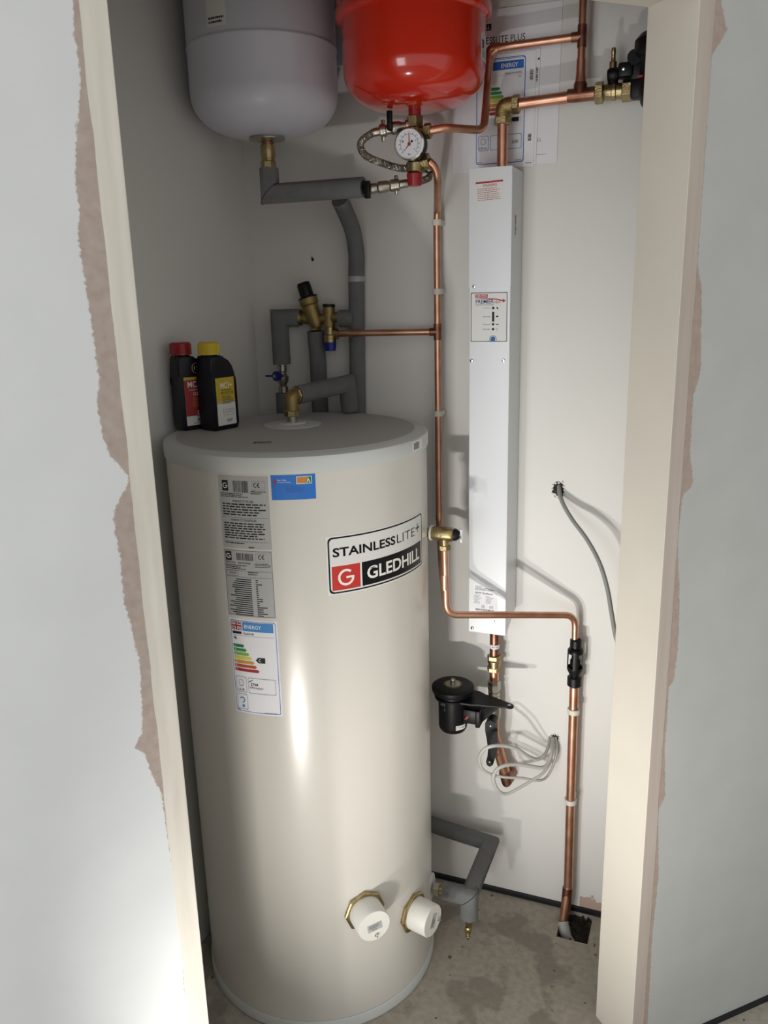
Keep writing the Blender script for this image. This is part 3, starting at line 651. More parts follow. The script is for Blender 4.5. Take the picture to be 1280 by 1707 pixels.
def foamtube(label, pts, r, fil=0, loc=None, name='insulated_pipe', seg=26, cat='pipe', n=6):
    pts = [Vector(p) for p in pts]; root = thing(name, label, cat, loc or pts[-1])
    path = fillet(pts, fil, n) if fil else pts
    return root, MB().sweep(path, r, seg).build('foam_sleeve', M_foam, root, angle=50)
FY = -.0192
tall, tf = foamtube('tall grey foam lagged pipe curving down the wall behind the cylinder', spline([at(566, 333, -.10), at(575, 352, -.075), at(588, 385, -.045), at(594, 425, FY-.006), at(594, 460, FY), at(595, 560, FY), at(597, 690, FY), at(600, 760, FY)], 4), .0188)
m = MB(); c = at(594, 465, FY); m.lathe([(.0189, 0), (.0192, .002), (.0192, .010), (.0189, .012)], (c.x, FY, c.z-.006), seg=28, cap=False); m.build('tape_band', M_tapec, tf)

PY = -.028
# pressure reducing valve
root = thing('pressure_reducing_valve', 'brass pressure reducing valve with a black knob and blue relief cap', 'valve', at(530, 530, PY))
a = at(527, 541, PY-.004); b = at(513, 497, PY-.008); d = (b-a).normalized(); Lb = (b-a).length
m = MB(); m.lathe([(.012, -.1*Lb), (.015, .0), (.017, .25*Lb), (.018, .5*Lb), (.0185, .72*Lb), (.021, .76*Lb), (.0225, .82*Lb), (.0225, 1.02*Lb), (.018, 1.04*Lb)], a, d, 28); m.build('bonnet', M_brassr, root)
MB().lathe([(.0235, 1.0*Lb), (.0235, 1.04*Lb), (.0165, 1.08*Lb), (.0160, 1.5*Lb), (.014, 1.58*Lb), (.0, 1.6*Lb)], a, d, 24).build('black_knob', M_black, root)
m = MB(); c = at(525, 533, PY); l_ = at(499, 530, PY); r_ = at(566, 528, PY)
m.rod(l_, c, .0125, 20); m.rod(c, r_, .0115, 20); m.lathe([(.015, -.012), (.0165, 0), (.015, .012)], c, (0, 0, 1), 20)
c2_ = at(548, 530, PY); m.rod(at(548, 511, PY), at(549, 548, PY), .0135, 24); m.build('valve_body', M_brassr, root)
MB().lathe([(.0145, -.004), (.0195, 0), (.0195, .009), (.015, .011)], at(502, 529, PY), (-1, 0, .02), 28).build('left_union_ring', M_brass, root)
MB().rod(at(548, 511.5, PY), at(548, 507, PY), .0148, 24).build('top_cap', M_black, root)
MB().hexn(at(526, 551, PY), (0, 0, 1), .0145, .013, seg=6).build('outlet_nut', M_brass, root, smooth=False)
m = MB(); m.lathe([(.0145, 0), (.0145, .016), (.011, .018), (.011, .034)], at(550, 570, PY-.012), (0, 0, 1), 24); m.build('relief_valve_body', M_brass, root)
MB().lathe([(0, 0), (.0125, 0), (.0142, .019), (.0142, .020), (0, .020)], at(551, 584.5, PY-.012), (0, 0, 1), 20).build('blue_cap', M_blue, root)
MB().hexn(at(556, 557, PY-.008), (1, .1, 0), .0125, .012, seg=8).build('relief_nut', M_brass, root, smooth=False)
MB().sweep([at(566, 531, PY), at(590, 531, PY+.004)], .0195, 24).build('foam_sleeve', M_foam, root, angle=50)
# left foam with blue valve
LX = -.045
k1 = at(497, 530, PY); k2 = at(465.5, 530, LX); k3 = at(471, 607, LX)
root, f1 = foamtube('grey foam lagged elbow dropping from the brass valve to the blue lever', [k1, (k2.x, LX, k1.z), (k2.x, LX, k3.z)], .0215)
MB().sweep([(k2.x, LX, k3.z-.004), (k2.x, LX, k3.z)], .012, 20).build('pipe_end', M_nickel, root)
root = thing('isolation_valve', 'nickel isolation valve with blue lever between two grey foam sleeves', 'valve', (k2.x, LX, at(472, 640, LX).z))
zt, zb_ = k3.z-.003, at(472, 652, LX).z-.006
m = MB(); h = zt-zb_
m.lathe([(.010, 0), (.012, .04*h), (.012, .25*h), (.009, .3*h), (.0105, .36*h), (.0145, .45*h), (.0145, .62*h), (.0105, .7*h), (.009, .76*h), (.0115, .8*h), (.0115, .97*h), (.010, h)], (k2.x, LX, zb_), seg=20); m.build('valve_body', M_nickel, root)
lc = at(461, 627, LX-.022); m = MB(); m.rod(lc+Vector((.006, .022, 0)), lc+Vector((0, -.002, 0)), .006); m.lathe([(.0115, -.004), (.012, 0), (.0115, .004)], lc, (-.35, -1, 0), 20)
m.bbox((-.030, -.003, -.002), (.018, .003, .0025), .001, M=Matrix.Translation(lc)); lv = m.build('blue_lever', M_blue, root)
MB().hexn(lc+Vector((-.0015, -.004, 0)), (-.35, -1, 0), .005, .004).build('lever_nut', M_nickel, lv, smooth=False)
foamtube('short grey foam pipe under the blue lever valve behind the bottles', [(k2.x, LX, zb_+.002), (k2.x, LX, 1.05)], .0195)
# foam from valve down behind cylinder
q = at(526, 552, PY)
foamtube('upright grey foam lagged pipe below the brass reducing valve', [q, (q.x, -.0225, 1.40), (q.x, -.0215, 1.1)], .0200, .03)
# hot outlet
root = thing('outlet_elbow', 'brass elbow rising from the middle of the cylinder lid', 'pipe fitting', (OX, OY, 1.2985))
MB().lathe([(.0110, 0), (.0110, .016)], (OX, OY, 1.2985), seg=20).build('steel_stub', M_nickel, root)
MB().hexn((OX, OY, 1.311), (0, 0, 1), .0180, .013, seg=8).build('lower_nut', M_brass, root, smooth=False)
tgt = at(556, 641, -.06); base = Vector((OX, OY, 1.355)); hd = Vector((tgt.x-OX, tgt.y-OY, 0)).normalized()
m = MB(); m.sweep(fillet([(OX, OY, 1.322), (OX, OY, 1.353), Vector((OX, OY, 1.353))+hd*.03], .012), .0145, 20); m.build('elbow_body', M_brassr, root)
MB().hexn(Vector((OX, OY, 1.353))+hd*.012, hd, .0195, .012, seg=8).build('rear_nut', M_brass, root, smooth=False)
root, f1 = foamtube('grey foam lagged pipe leading from the lid elbow to the back wall', [Vector((OX, OY, 1.353))+hd*.024, (.024-.008, -.085, 1.362), (.016, -.072, 1.30)], .0205)

# ------------------------------------------------------------------ copper pipes
def pipe_thing(label, pts, r, fil=.02, m_=None, name='copper_pipe'):
    pts = [Vector(p) for p in pts]; root = thing(name, label, 'pipe', pts[-1])
    MB().sweep(fillet(pts, fil, 8), r, 20).build('tube', m_ or M_copper, root, angle=50); return root
r15, r22 = .0078, .0112
PX = .2215
# discharge pipe from the safety valve down to the cylinder valve
z553 = at(731, 553, -.03).z
s0_ = Vector((GX+.028, GY, 1.8165))
tx_j = at(741, 890, -.236).x+.0005
pr = pipe_thing('long upright slim copper pipe in three white clips beside the heater', [s0_, (.2625, -.163, 1.806), (.2615, -.148, 1.783), (PX+.002, -.034, 1.735), (PX, -.032, 1.70), (PX, -.032, 1.03), (.268, -.16, .965), (tx_j, -.2355, .915)], r15, .05)
m = MB(); m.lathe([(r15+.0012, 0), (r15+.0012, .036)], (PX, -.032, z553-.018), seg=20); m.build('tee_fitting', M_copperd, pr)
MB().rod((PX, -.032, z553), (PX-.018, -.034, z553), r15+.0012, 20).build('tee_branch', M_copperd, pr)
MB().sweep(fillet([(PX-.016, -.034, z553), (-.0, -.060, z553-.001), at(561, 557, PY-.008)], .05), r15, 20).build('branch_tube', M_copper, pr)
MB().lathe([(r15+.001, 0), (r15+.001, .012)], (PX, -.032, at(731, 866, -.03).z), seg=20).build('coupler', M_copper, pr)
def clip(name_label, x, z, r, yc, parent=None):
    root = thing('pipe_clip', name_label, 'clip', (x, -.001, z), 'white plastic pipe clips')
    m = MB(); m.bbox((x-.009, yc+r*.9, z-.006), (x+.009, -.0003, z+.006), .001)
    m.build('base', M_clip, root); m = MB(); seg = 16
    for k, (ro, ri) in enumerate(((r+.0032, r+.0003),)):
        vs = []
        for i in range(seg+1):
            t = math.radians(-215+250*i/seg)
            for z_ in (z-.0062, z+.0062): vs += [(x+ro*math.cos(t), yc+ro*math.sin(t), z_), (x+ri*math.cos(t), yc+ri*math.sin(t), z_)]
        fs = []
        for i in range(seg):
            a = 4*i; fs += [(a, a+4, a+6, a+2), (a+1, a+3, a+7, a+5), (a, a+1, a+5, a+4), (a+2, a+6, a+7, a+3)]
        fs += [(0, 2, 3, 1), (4*seg, 4*seg+1, 4*seg+3, 4*seg+2)]; m.add(vs, fs)
    m.build('jaw', M_clip, root)
for y_, lb in ((371, 'small white clip on the slim copper pipe, topmost of three'), (486, 'small white clip on the slim copper pipe, just above the tee'), (689, 'small white clip on the slim copper pipe, level with the cylinder lid')):
    clip(lb, PX, at(731, y_, -.032).z, r15, -.032)

# temperature relief valve on the cylinder side
TY = -.236; tz = at(742, 890, TY).z; tx = at(741, 890, TY).x
root = thing('relief_valve', 'brass temperature relief valve on the side of the cylinder', 'valve', (tx, TY, tz-.03))
m = MB(); x0 = .262
m.lathe([(.010, 0), (.010, .012), (.0135, .014), (.0150, .022), (.0155, .040), (.0155, .060), (.013, .064), (.011, .066)], (x0-.006, TY, tz), (1, 0, 0), 24)
m.rod((tx, TY, tz), (tx, TY, tz-.026), .0105, 20); m.build('valve_body', M_brass, root)
MB().lathe([(.0165, 0), (.0165, .004)], (x0+.006, TY, tz), (1, 0, 0), 24).build('white_washer', M_cap, root)
MB().lathe([(.0135, 0), (.0125, .006), (.008, .012), (0, .013)], (x0+.058, TY, tz), (1, 0, 0), 20).build('end_cap', M_black, root)
m = MB(); q = Vector((x0+.074, TY, tz)); m.bbox((-.0015, -.005, -.017), (.0015, .005, .014), .001, M=Matrix.Translation(q)); m.rod((x0+.066, TY, tz), q, .003); m.build('test_lever', M_chrome, root)
MB().hexn((tx, TY, tz-.036), (0, 0, 1), .0135, .012).build('outlet_nut', M_brass, root, smooth=False)
# discharge run to the tundish and to the floor
b1 = at(745, 1024, TY+.01); b2 = Vector((at(958, 1024, -.042).x, -.042, b1.z+.0)); b2.z = at(940, 1024, -.045).z
b1 = Vector((tx+.003, TY, at(745, 1025, TY).z)); ttop = at(958, 1072, -.042)
pr = pipe_thing('thin copper pipe crossing in front of the heater to the black tundish', [(tx, TY, tz-.030), b1, Vector((ttop.x-.001, -.042, b2.z)), ttop], r15, .034)
MB().lathe([(r15+.0012, 0), (r15+.0012, .034)], (tx, TY, at(740, 982, TY).z), seg=20).build('coupler', M_copper, pr)
# tundish
root = thing('tundish', 'black plastic tundish joining two copper pipes on the right', 'pipe fitting', at(957, 1142, -.042))
tb = at(957, 1144, -.042); th_ = ttop.z-tb.z
m = MB(); f = th_+.010
m.lathe([(.0120, 0), (.0168, .004), (.0168, .20*f), (.0150, .215*f), (.0125, .235*f), (.0130, .27*f), (.0185, .37*f), (.0185, .42*f), (.0165, .42*f), (.0095, .29*f)], tb, seg=32, cap=False)
m.lathe([(.0165, .72*f), (.0185, .72*f), (.0185, .77*f), (.0150, .81*f), (.0105, .82*f), (.0105, .845*f), (.0135, .855*f), (.0135, .985*f), (.0115, f), (.0084, f)], tb, seg=32, cap=False)
m.lathe([(.0110, .30*f), (.0118, .56*f), (.0086, .60*f), (.0086, .80*f), (.0165, .80*f)], tb, seg=24, cap=False)
for k in range(4):
    arc = []
    for rr_, rng in ((.0185, range(5)), (.0165, range(4, -1, -1))):
        for q_ in rng:
            t = math.radians(k*90+12+q_*9-18); arc.append(tb+Vector((math.cos(t)*rr_, math.sin(t)*rr_, .41*f)))
    m.prism(arc, (0, 0, .32*f))
m.build('funnel_body', M_black, root)
fx = tb.x
pr = pipe_thing('thick copper pipe in two white clips running down into the floor hole', [(fx, -.042, tb.z+.012), (fx+.002, -.042, .30), (fx+.004, -.043, .10), (fx-.004, -.060, -.02)], r22, .03)
MB().sweep([(fx+.0030, -.043, .095), (fx+.0010, -.049, .035)], r22+.0014, 24).build('coupler', M_copperd, pr)
m = MB(); m.sweep(spline([(fx-.003, -.060, .004), (fx+.002, -.070, -.010), (fx+.012, -.082, -.022), (fx+.028, -.092, -.028)], 4), [.0135, .014, .014, .015, .015, .015, .014, .014, .013, .012, .011, .010, .009][:13], 14); m.build('pipe_sealant', M_putty, pr)
clip('white clip on the thick copper pipe, just below the black tundish', fx+.0007, at(956, 1185, -.042).z, r22, -.042)
clip('white clip on the thick copper pipe, well above the floor hole', fx+.0016, at(957, 1336, -.042).z, r22, -.042)

# ------------------------------------------------------------------ electric flow heater
HX, HW, HY = .3155, .0885, -.105; HZ0, HZ1 = .7885, 1.805
root = thing('electric_flow_heater', 'tall slim white electric heater casing fixed upright on the back wall', 'heater', (HX+HW/2, -.05, HZ0))
m = MB(); m.prism([(HX, HY, HZ0), (HX, HY, HZ1), (HX, HY+.006, HZ1), (HX, 0-.0005, HZ1), (HX, -.0005, HZ0+.03)], (HW, 0, 0)); m.build('casing', M_white, root, smooth=False, bevel=.0015)
zs = at(790, 479.5, HY).z
MB().box((HX-.0006, HY-.0014, zs), (HX+HW+.0006, HY+.0, HZ1+.0006)).build('upper_cover', M_white, root, smooth=False, bevel=.0006)
def screw(px, py):
    q = at(px, py, HY-.0005); s_ = MB().lathe([(.0036, 0), (.0036, .0012), (.0028, .0022), (.0, .0024)], q, (0, -1, 0), 16).build('screw', M_chrome, root)
    MB().box((q.x-.0026, q.y-.0027, q.z-.0005), (q.x+.0026, q.y-.0021, q.z+.0005)).build('slot', M_ink, s_, smooth=False)
for a in ((790, 477.5), (786, 601.5), (839, 601.5), (787, 1047)): screw(*a)
# control panel
c = at(784.5, 570, HY); W = .0795; H = at(784.5, 488, HY).z-c.z
p = Print(planemap((c.x, HY-.0002, c.z), (1, 0, 0), (0, 0, 1)), h0=.0008); p.sheet(0, 0, W, H, M_paper2, base=0); p.border(.0005, .0005, W-.0005, H-.0005, .0013, .0015, M_ink)
p.rect(.010, H-.0105, .037, H-.004, M_inkr); p.up(); p.text('DENTON', .012, H-.0092, .035, H-.0054, M_inkw, .008)
p.text('PREMIER', .011, H-.0225, .050, H-.0145, M_inkn, .008); p.text('HEAT', .051, H-.0225, .066, H-.0175, M_inkr, .01)
p.poly([(.006, H-.0125), (.03, H-.0115), (.055, H-.013), (.069, H-.016), (.069, H-.0135), (.076, H-.0175), (.069, H-.0215), (.069, H-.0185), (.055, H-.0152), (.03, H-.0132)], M_inkr)
p.text('ELECTRIC FLOW BOILER', .011, H-.0265, .050, H-.0242, M_inkn)
for v, t_ in ((H-.032, 'Overtemp'), (H-.0495, 'Boiler Heat'), (H-.0655, 'Demand'), (H-.0755, 'Power')): p.text(t_, .027, v-.0012, .043, v+.0012, M_ink)
for v in (H-.032, H-.0655, H-.0755): p.disc(.049, v, .0027, M_ink)
p.rect(.0465, H-.060, .0515, H-.040, M_ink); p.rect(.055, H-.051, .060, H-.048, M_ink); p.poly([(.0555, H-.030), (.058, H-.030), (.0605, H-.035), (.057, H-.034)], M_ink)
p.rect(.055, H-.067, .061, H-.0645, M_inkg); p.arc(.057, H-.0755, .0018, .0006, 0, 360, M_inkg); p.arc(.049, H-.0965, .0078, .0008, -50, 230, M_ink, 24); p.text('ON', .036, H-.102, .040, H-.1, M_ink); p.text('OFF', .058, H-.102, .063, H-.1, M_ink)
pan = p.build('control_panel', root)
MB().lathe([(.0048, 0), (.0048, .003), (.0036, .0045), (0, .0045)], (c.x+.049, HY-.001, c.z+H-.0965), (0, -1, 0), 20).build('blue_button', M_inkb, pan)
# warning sticker
c = at(794, 339, HY); p = Print(planemap((c.x, HY-.0014, c.z), (1, 0, .035), (-.035, 0, 1)), h0=.0003); p.sheet(0, 0, .057, .040, M_paper2); p.rect(0, .0365, .057, .040, M_inkr)
p.text('WARNING', .015, .0295, .044, .035, M_inkr, .01); p.lines(.003, .003, .052, .028, 7, M_inkr, .3, .3); p.build('warning_sticker', root)
# rating label
c = at(790, 1018, HY); p = Print(planemap((c.x, HY, c.z), (1, 0, 0), (0, 0, 1)), h0=.0003); p.sheet(-.001, -.003, .0555, .068, M_paper); p.border(.003, .058, .018, .063, .0005, .001, M_ink); p.text('DENTON', .005, .0593, .016, .0617, M_ink)
p.text('PREMIER', .003, .052, .030, .0562, M_ink); p.text('HEAT', .031, .052, .042, .055, M_ink); p.poly([(.002, .0575), (.03, .0582), (.045, .056), (.050, .0535), (.044, .0545), (.03, .0572)], M_ink)
p.text('9kW Radiator', .003, .0435, .046, .0485, M_ink, .015); p.lines(.0, .019, .018, .041, 7, M_inkg, .35, .5); p.lines(.028, .021, .047, .040, 7, M_inkg, .35, .5)
p.text('UK', .018, .0135, .026, .0165, M_ink, .02); p.text('CA', .018, .0095, .026, .0125, M_ink, .02); p.ce(.037, .010, .0065, M_ink); p.bars(.004, .002, .048, .007, M_ink, 30); p.text('1', .049, -.022, .0505, -.018, M_ink); p.build('rating_label', root)
p = Print(planemap((HX+HW, -.085, 1.672), (0, 1, 0), (0, 0, 1)), h0=.0003, sub=.1); p.sheet(0, 0, .026, .045, M_paper2); p.vbars(.012, .004, .022, .042, M_ink, 16); p.build('side_sticker', root)
# pipework below the heater
hx = at(824, 1090, -.052).x; hy = -.052
root = thing('heater_return_pipe', 'copper pipe with brass coupler leaving the bottom of the white heater', 'pipe', (hx, hy, .60))
MB().rod((hx, hy, .81), (hx, hy, at(822, 1108, hy).z), r22, 24).build('upper_tube', M_copperd, root)
zl = at(824, 1076, hy).z; p = Print(cylmap(hx, hy, r22+.0002, math.radians(-140), zl-.0055), sub=.002); p.sheet(0, 0, .030, .010, M_paper); p.text('9kW L/N', .006, .003, .021, .007, M_ink, .02); p.build('pipe_tag', root)
zc_ = at(822, 1104, hy).z
m = MB(); m.hexn((hx, hy, zc_+.008), (0, 0, 1), .0175, .012); m.hexn((hx, hy, zc_-.022), (0, 0, 1), .0175, .012); m.lathe([(.0145, -.012), (.0145, 0), (.0165, .001), (.0165, .006), (.0145, .008)], (hx, hy, zc_), seg=24); m.build('compression_coupler', M_brass, root, smooth=False)
MB().rod((hx, hy, zc_-.018), (hx, hy, at(822, 1136, hy).z), r22, 24).build('lower_tube', M_copper, root)
# magnetic filter
fy = -.125; fc = at(755, 1180, fy); fxx = fc.x; zt_ = at(755, 1141, fy).z; zb_ = at(753, 1213, fy-.0).z
root = thing('magnetic_filter', 'black canister magnetic filter beside the cylinder with levers to its right', 'filter', (fxx, fy, zb_))
H = zt_-zb_
m = MB(); m.lathe([(0, 0), (.030, 0), (.0335, .006), (.0345, .012), (.0350, H-.030), (.040, H-.026), (.040, H-.018)], (fxx, fy, zb_), seg=48); m.build('canister', M_black, root)
m = MB(); m.lathe([(.040, H-.020), (.0490, H-.016), (.0505, H-.012), (.0505, H-.004), (.047, H-.001), (.040, H), (.024, H+.001), (0, H+.001)], (fxx, fy, zb_), seg=56); m.build('screw_lid', M_black, root)
m = MB(); m.lathe([(.0185, 0), (.0185, .002), (0, .002)], (fxx, fy, zb_+H+.0005), seg=32); dk = m.build('lid_disc', M_nickel, root)
MB().lathe([(.0220, 0), (.0220, .0016), (.0205, .0016), (.0205, 0)], (fxx, fy, zb_+H+.0005), seg=40, cap=False).build('lid_ring', M_brassr, root)
MB().lathe([(.0065, 0), (.0065, .010), (.0055, .011), (.0055, .013), (.0025, .013), (.0025, .010), (0, .010)], (fxx, fy, zb_+H+.002), seg=20).build('bleed_screw', M_nickel, root)
p = Print(cylmap(fxx, fy, .0345, math.radians(-62), zb_+.012), sub=.003); p.sheet(0, 0, .027, .0115, M_paper2); p.border(.002, .0025, .0085, .0095, .0007, .001, M_ink); p.lines(.011, .004, .025, .0075, 1, M_inkg, .5, .1); p.build('serial_sticker', root)
p = Print(cylmap(fxx, fy, .0351, math.radians(-130), zb_+H*.52), sub=.003, h0=.0003); p.text('an', 0, .012, .014, .020, M_inkg); p.text('2', .012, 0, .0155, .006, M_inkg); p.build('side_print', root)
# removal key: a flat arm ringed round the neck
m = MB(); kz = zb_+H-.026; tip = at(850, 1181, fy-.0); tip = Vector((tip.x, fy-.010, kz)); dv = tip-Vector((fxx, fy, kz)); dv.z = 0; Lk = .150; dk_ = dv.normalized(); pk = Vector((-dk_.y, dk_.x, 0)); c = Vector((fxx, fy, kz))
pts = []
outline = [(.02, .044), (.05, .040), (.066, .031), (.080, .029), (.092, .0235), (.104, .0205), (.112, .0165), (.126, .0115)]
for x, y in outline: pts.append(c+dk_*x*Lk/.137+pk*y)
tc_ = c+dk_*(Lk-.010)
for i in range(9):
    t = PI/2-PI*i/8; pts.append(tc_+dk_*math.cos(t)*.0105+pk*math.sin(t)*.0105)
for x, y in outline[::-1]: pts.append(c+dk_*x*Lk/.137-pk*y*.75)
m.prism(pts, (0, 0, -.005)); m.lathe([(.044, -.005), (.0445, 0), (.036, .001)], c, seg=40, cap=False); key = m.build('removal_key', M_black, root, angle=30, bevel=.001)
p = Print(planemap(tc_, dk_, pk), h0=.0007); p.disc(0, 0, .0042, M_cap); p.build('key_hole', key)
m = MB(); vz = at(793, 1192, fy).z
m.bbox((fxx+.028, fy-.016, vz-.018), (fxx+.064, fy+.016, vz+.018), .003); m.bbox((fxx+.060, fy-.020, vz-.023), (fxx+.071, fy+.020, vz+.020), .002)
m.rod((fxx+.064, fy, vz), (hx, hy-.005, vz), .017, 20); m.build('side_port', M_black, root)
p = Print(planemap((fxx+.030, fy-.0162, vz-.008), (1, 0, 0), (0, 0, 1)), h0=.0002); p.poly([(.003, 0), (.009, .002), (.014, .010), (.009, .009)], M_inkr); p.build('red_mark', root)
m = MB(); zt2 = at(822, 1134, hy).z
m.lathe([(.0130, 0), (.0150, .004), (.0150, .012), (.0125, .013), (.0125, .018), (.0165, .020), (.0165, .040), (.013, .042)], (hx, hy, zt2-.042), seg=8); m.rod((hx, hy, vz+.01), (hx, hy, zt2-.040), .0128, 20); m.build('top_union', M_nickel, root, smooth=False)
m = MB(); m.lathe([(.013, 0), (.016, .006), (.0175, .02), (.0165, .05), (.0135, .065)], (hx, hy, vz-.045), seg=28); m.build('valve_body', M_nickel, root)
m = MB(); m.lathe([(.0145, -.035), (.0160, -.030), (.016, -.02), (.014, -.018)], (hx, hy, vz-.012), seg=6); m.build('lower_nut', M_nickel, root, smooth=False)
# isolation lever hanging down
l0 = at(818, 1207, hy-.038); l1 = at(816.5, 1267, hy-.048)
m = MB(); m.rod((hx, hy, l0.z+.004), l0, .0125, 20)
pts = [at(a_, b_, l0.y) for a_, b_ in ((809, 1204), (809, 1216), (812, 1232), (814, 1248), (813, 1260), (810.5, 1268), (812, 1274), (817, 1277), (822, 1274), (824, 1268), (828.5, 1252), (830, 1236), (829.5, 1216), (826, 1204), (818, 1199.5))]
m.prism(pts, (0, -.004, 0)); lv = m.build('lever', M_black, root, angle=30)
MB().lathe([(.0025, 0), (.002, .0012), (0, .0015)], l0+Vector((0, -.004, -.004)), (0, -1, 0), 12).build('lever_screw', M_chrome, lv)
MB().lathe([(.0022, 0), (.002, .0006), (0, .0007)], Vector((at(816.5, 1269, l0.y).x, l0.y-.004, at(816.5, 1269, l0.y).z)), (0, -1, 0), 12).build('lever_eye', M_cap, lv)
# return pipe into the wall
e = at(849, 1290, -.012)
pr = pipe_thing('short thick copper pipe bending from the black filter into the wall', [(hx, hy, vz-.04), (hx, hy, vz-.085), (e.x, -.040, e.z+.002), (e.x+.003, .004, e.z)], .0135, .010)
MB().sweep([Vector((e.x, -.040, e.z+.002))-Vector((e.x-hx, .012, e.z-vz+.085)).normalized()*.022, Vector((e.x, -.040, e.z+.002)), Vector((e.x+.003, -.010, e.z))], .0155, 24).build('elbow_fitting', M_copperd, pr)

# ------------------------------------------------------------------ upper right pipework
UY = -.052
ex = at(838, 185, UY).x; ez = at(850, 175, UY).z
pr = pipe_thing('short copper pipe rising out of the top of the white heater', [(ex, UY, 1.79), (ex, UY, ez-.01)], r22)
root = thing('compression_elbow', 'brass compression elbow turning toward the right above the heater', 'pipe fitting', (ex, UY, ez-.04))
m = MB(); m.sweep(fillet([(ex, UY, ez-.028), (ex, UY, ez), (ex+.030, UY, ez)], .012), .0155, 24); m.build('elbow_body', M_brassr, root)
MB().hexn((ex, UY, ez-.036), (0, 0, 1), .0185, .015).build('lower_nut', M_brass, root, smooth=False)
MB().hexn((ex+.020, UY, ez), (1, 0, 0), .0185, .015).build('right_nut', M_brass, root, smooth=False)
tx_ = at(967, 155, UY).x; bx = at(990, 153, UY).x
zr = at(960, 159, UY).z
pr = pipe_thing('thick copper pipe running right over the paper sheets to a tee', [(ex+.028, UY, ez), (bx+.006, UY, zr)], r22)
m = MB(); m.rod((tx_-.024, UY, zr), (tx_+.028, UY, zr), r22+.0016, 24); m.lathe([(r22+.0018, 0), (r22+.0018, .018), (r22+.0008, .022)], (tx_, UY, zr), seg=24); m.build('tee_fitting', M_copperd, pr)
tz2 = at(966, 61, UY).z
pr = pipe_thing('slim copper pipe rising from the tee to the closet ceiling', [(tx_, UY, zr+.018), (tx_, UY, 2.418)], r15)
m = MB(); m.lathe([(r22+.001, 0), (r22-.001, .012), (r15+.0015, .022), (r15+.0012, .045)], (tx_, UY, zr+.018), seg=24); m.build('reducer', M_copper, pr)
m = MB(); m.lathe([(r15+.0013, -.020), (r15+.0013, .020)], (tx_, UY, tz2), seg=20); m.rod((tx_, UY, tz2), (tx_-.020, UY, tz2), r15+.0013, 20); m.build('tee_fitting', M_copperd, pr)
c0 = Vector((at(817, 84, -.05).x, -.048, tz2)); 
pr = pipe_thing('slim copper pipe looping from the upper tee down to the gauge manifold', [(tx_-.016, UY, tz2), (c0.x, -.048, tz2), (c0.x-.004, -.052, 1.97), (at(804, 205, -.10).x+.003, -.10, z0-.024), (GX+.060, -.165, z0-.024), (GX+.030, GY, z0-.028)], r15, .028)
MB().sweep(fillet([(c0.x+.022, -.0483, tz2), (c0.x, -.048, tz2), (c0.x-.0008, -.049, tz2-.022)], .008), r15+.0014, 20).build('elbow_fitting', M_copper, pr)
# valve and second filter
vx = at(1000, 153, UY).x; zv = zr
root = thing('filter_valve', 'brass isolating valve with drain spout feeding the black filter', 'valve', (vx, UY, zv-.02))
MB().hexn((vx-.009, UY, zv), (1, 0, 0), .0205, .016).build('left_nut', M_brass, root, smooth=False)
MB().lathe([(.013, 0), (.0155, .006), (.0155, .016), (.0170, .018), (.0170, .024), (.0145, .026), (.0145, .040)], (vx+.006, UY, zv), (1, 0, -.02), 24).build('valve_body', M_brass, root)
x2 = at(1046, 156, UY).x
MB().hexn((x2-.010, UY, zv-.001), (1, 0, 0), .0205, .018).build('right_nut', M_brass, root, smooth=False)
dx = at(1024, 120, UY).x
m = MB(); m.rod((dx-.002, UY, zv+.014), (dx-.002, UY, zv+.040), .010, 16); m.lathe([(.010, 0), (.0125, .004), (.0125, .018), (.010, .022)], (dx-.012, UY-.004, zv+.028), (1, 0, .05), 12); m.bbox((dx+.009, UY-.020, zv+.020), (dx+.036, UY+.012, zv+.046), .004); cov = m.build('black_cover', M_black, root)
MB().lathe([(.0032, 0), (.003, .001), (0, .0015)], (dx+.019, UY-.020, zv+.034), (0, -1, 0), 12).build('cover_screw', M_chrome, cov)
MB().lathe([(.0070, 0), (.0070, .016), (.0045, .018), (.0040, .028), (.0048, .030), (.0040, .040), (.003, .041)], (dx-.003, UY, zv+.036), (0, 0, 1), 16).build('drain_spout', M_brass, root)
gx = .682; gy = -.088
root = thing('magnetic_filter', 'black filter body half hidden behind the right reveal at the top', 'filter', (gx, gy, zv-.07))
m = MB(); m.lathe([(0, -.045), (.030, -.045), (.038, -.035), (.042, -.020), (.042, .045), (.050, .050), (.054, .056), (.054, .072), (.045, .082), (.02, .084), (0, .084)], (gx, gy, zv), seg=48); m.build('canister', M_black, root)
m = MB(); m.bbox((x2+.006, UY-.016, zv-.018), (gx-.02, UY+.016, zv+.016), .004); m.lathe([(.012, -.010), (.014, 0), (.014, .010)], (x2+.012, UY-.01, zv+.052), (0, -1, 0), 16); m.bbox((x2+.004, UY-.014, zv+.01), (x2+.03, UY+.01, zv+.06), .005); m.build('port_block', M_black, root)
m = MB(); m.box((gx-.044, gy-.018, zv+.008), (gx-.034, gy-.024, zv+.011)); m.build('red_stripe', M_inkr, root, smooth=False)

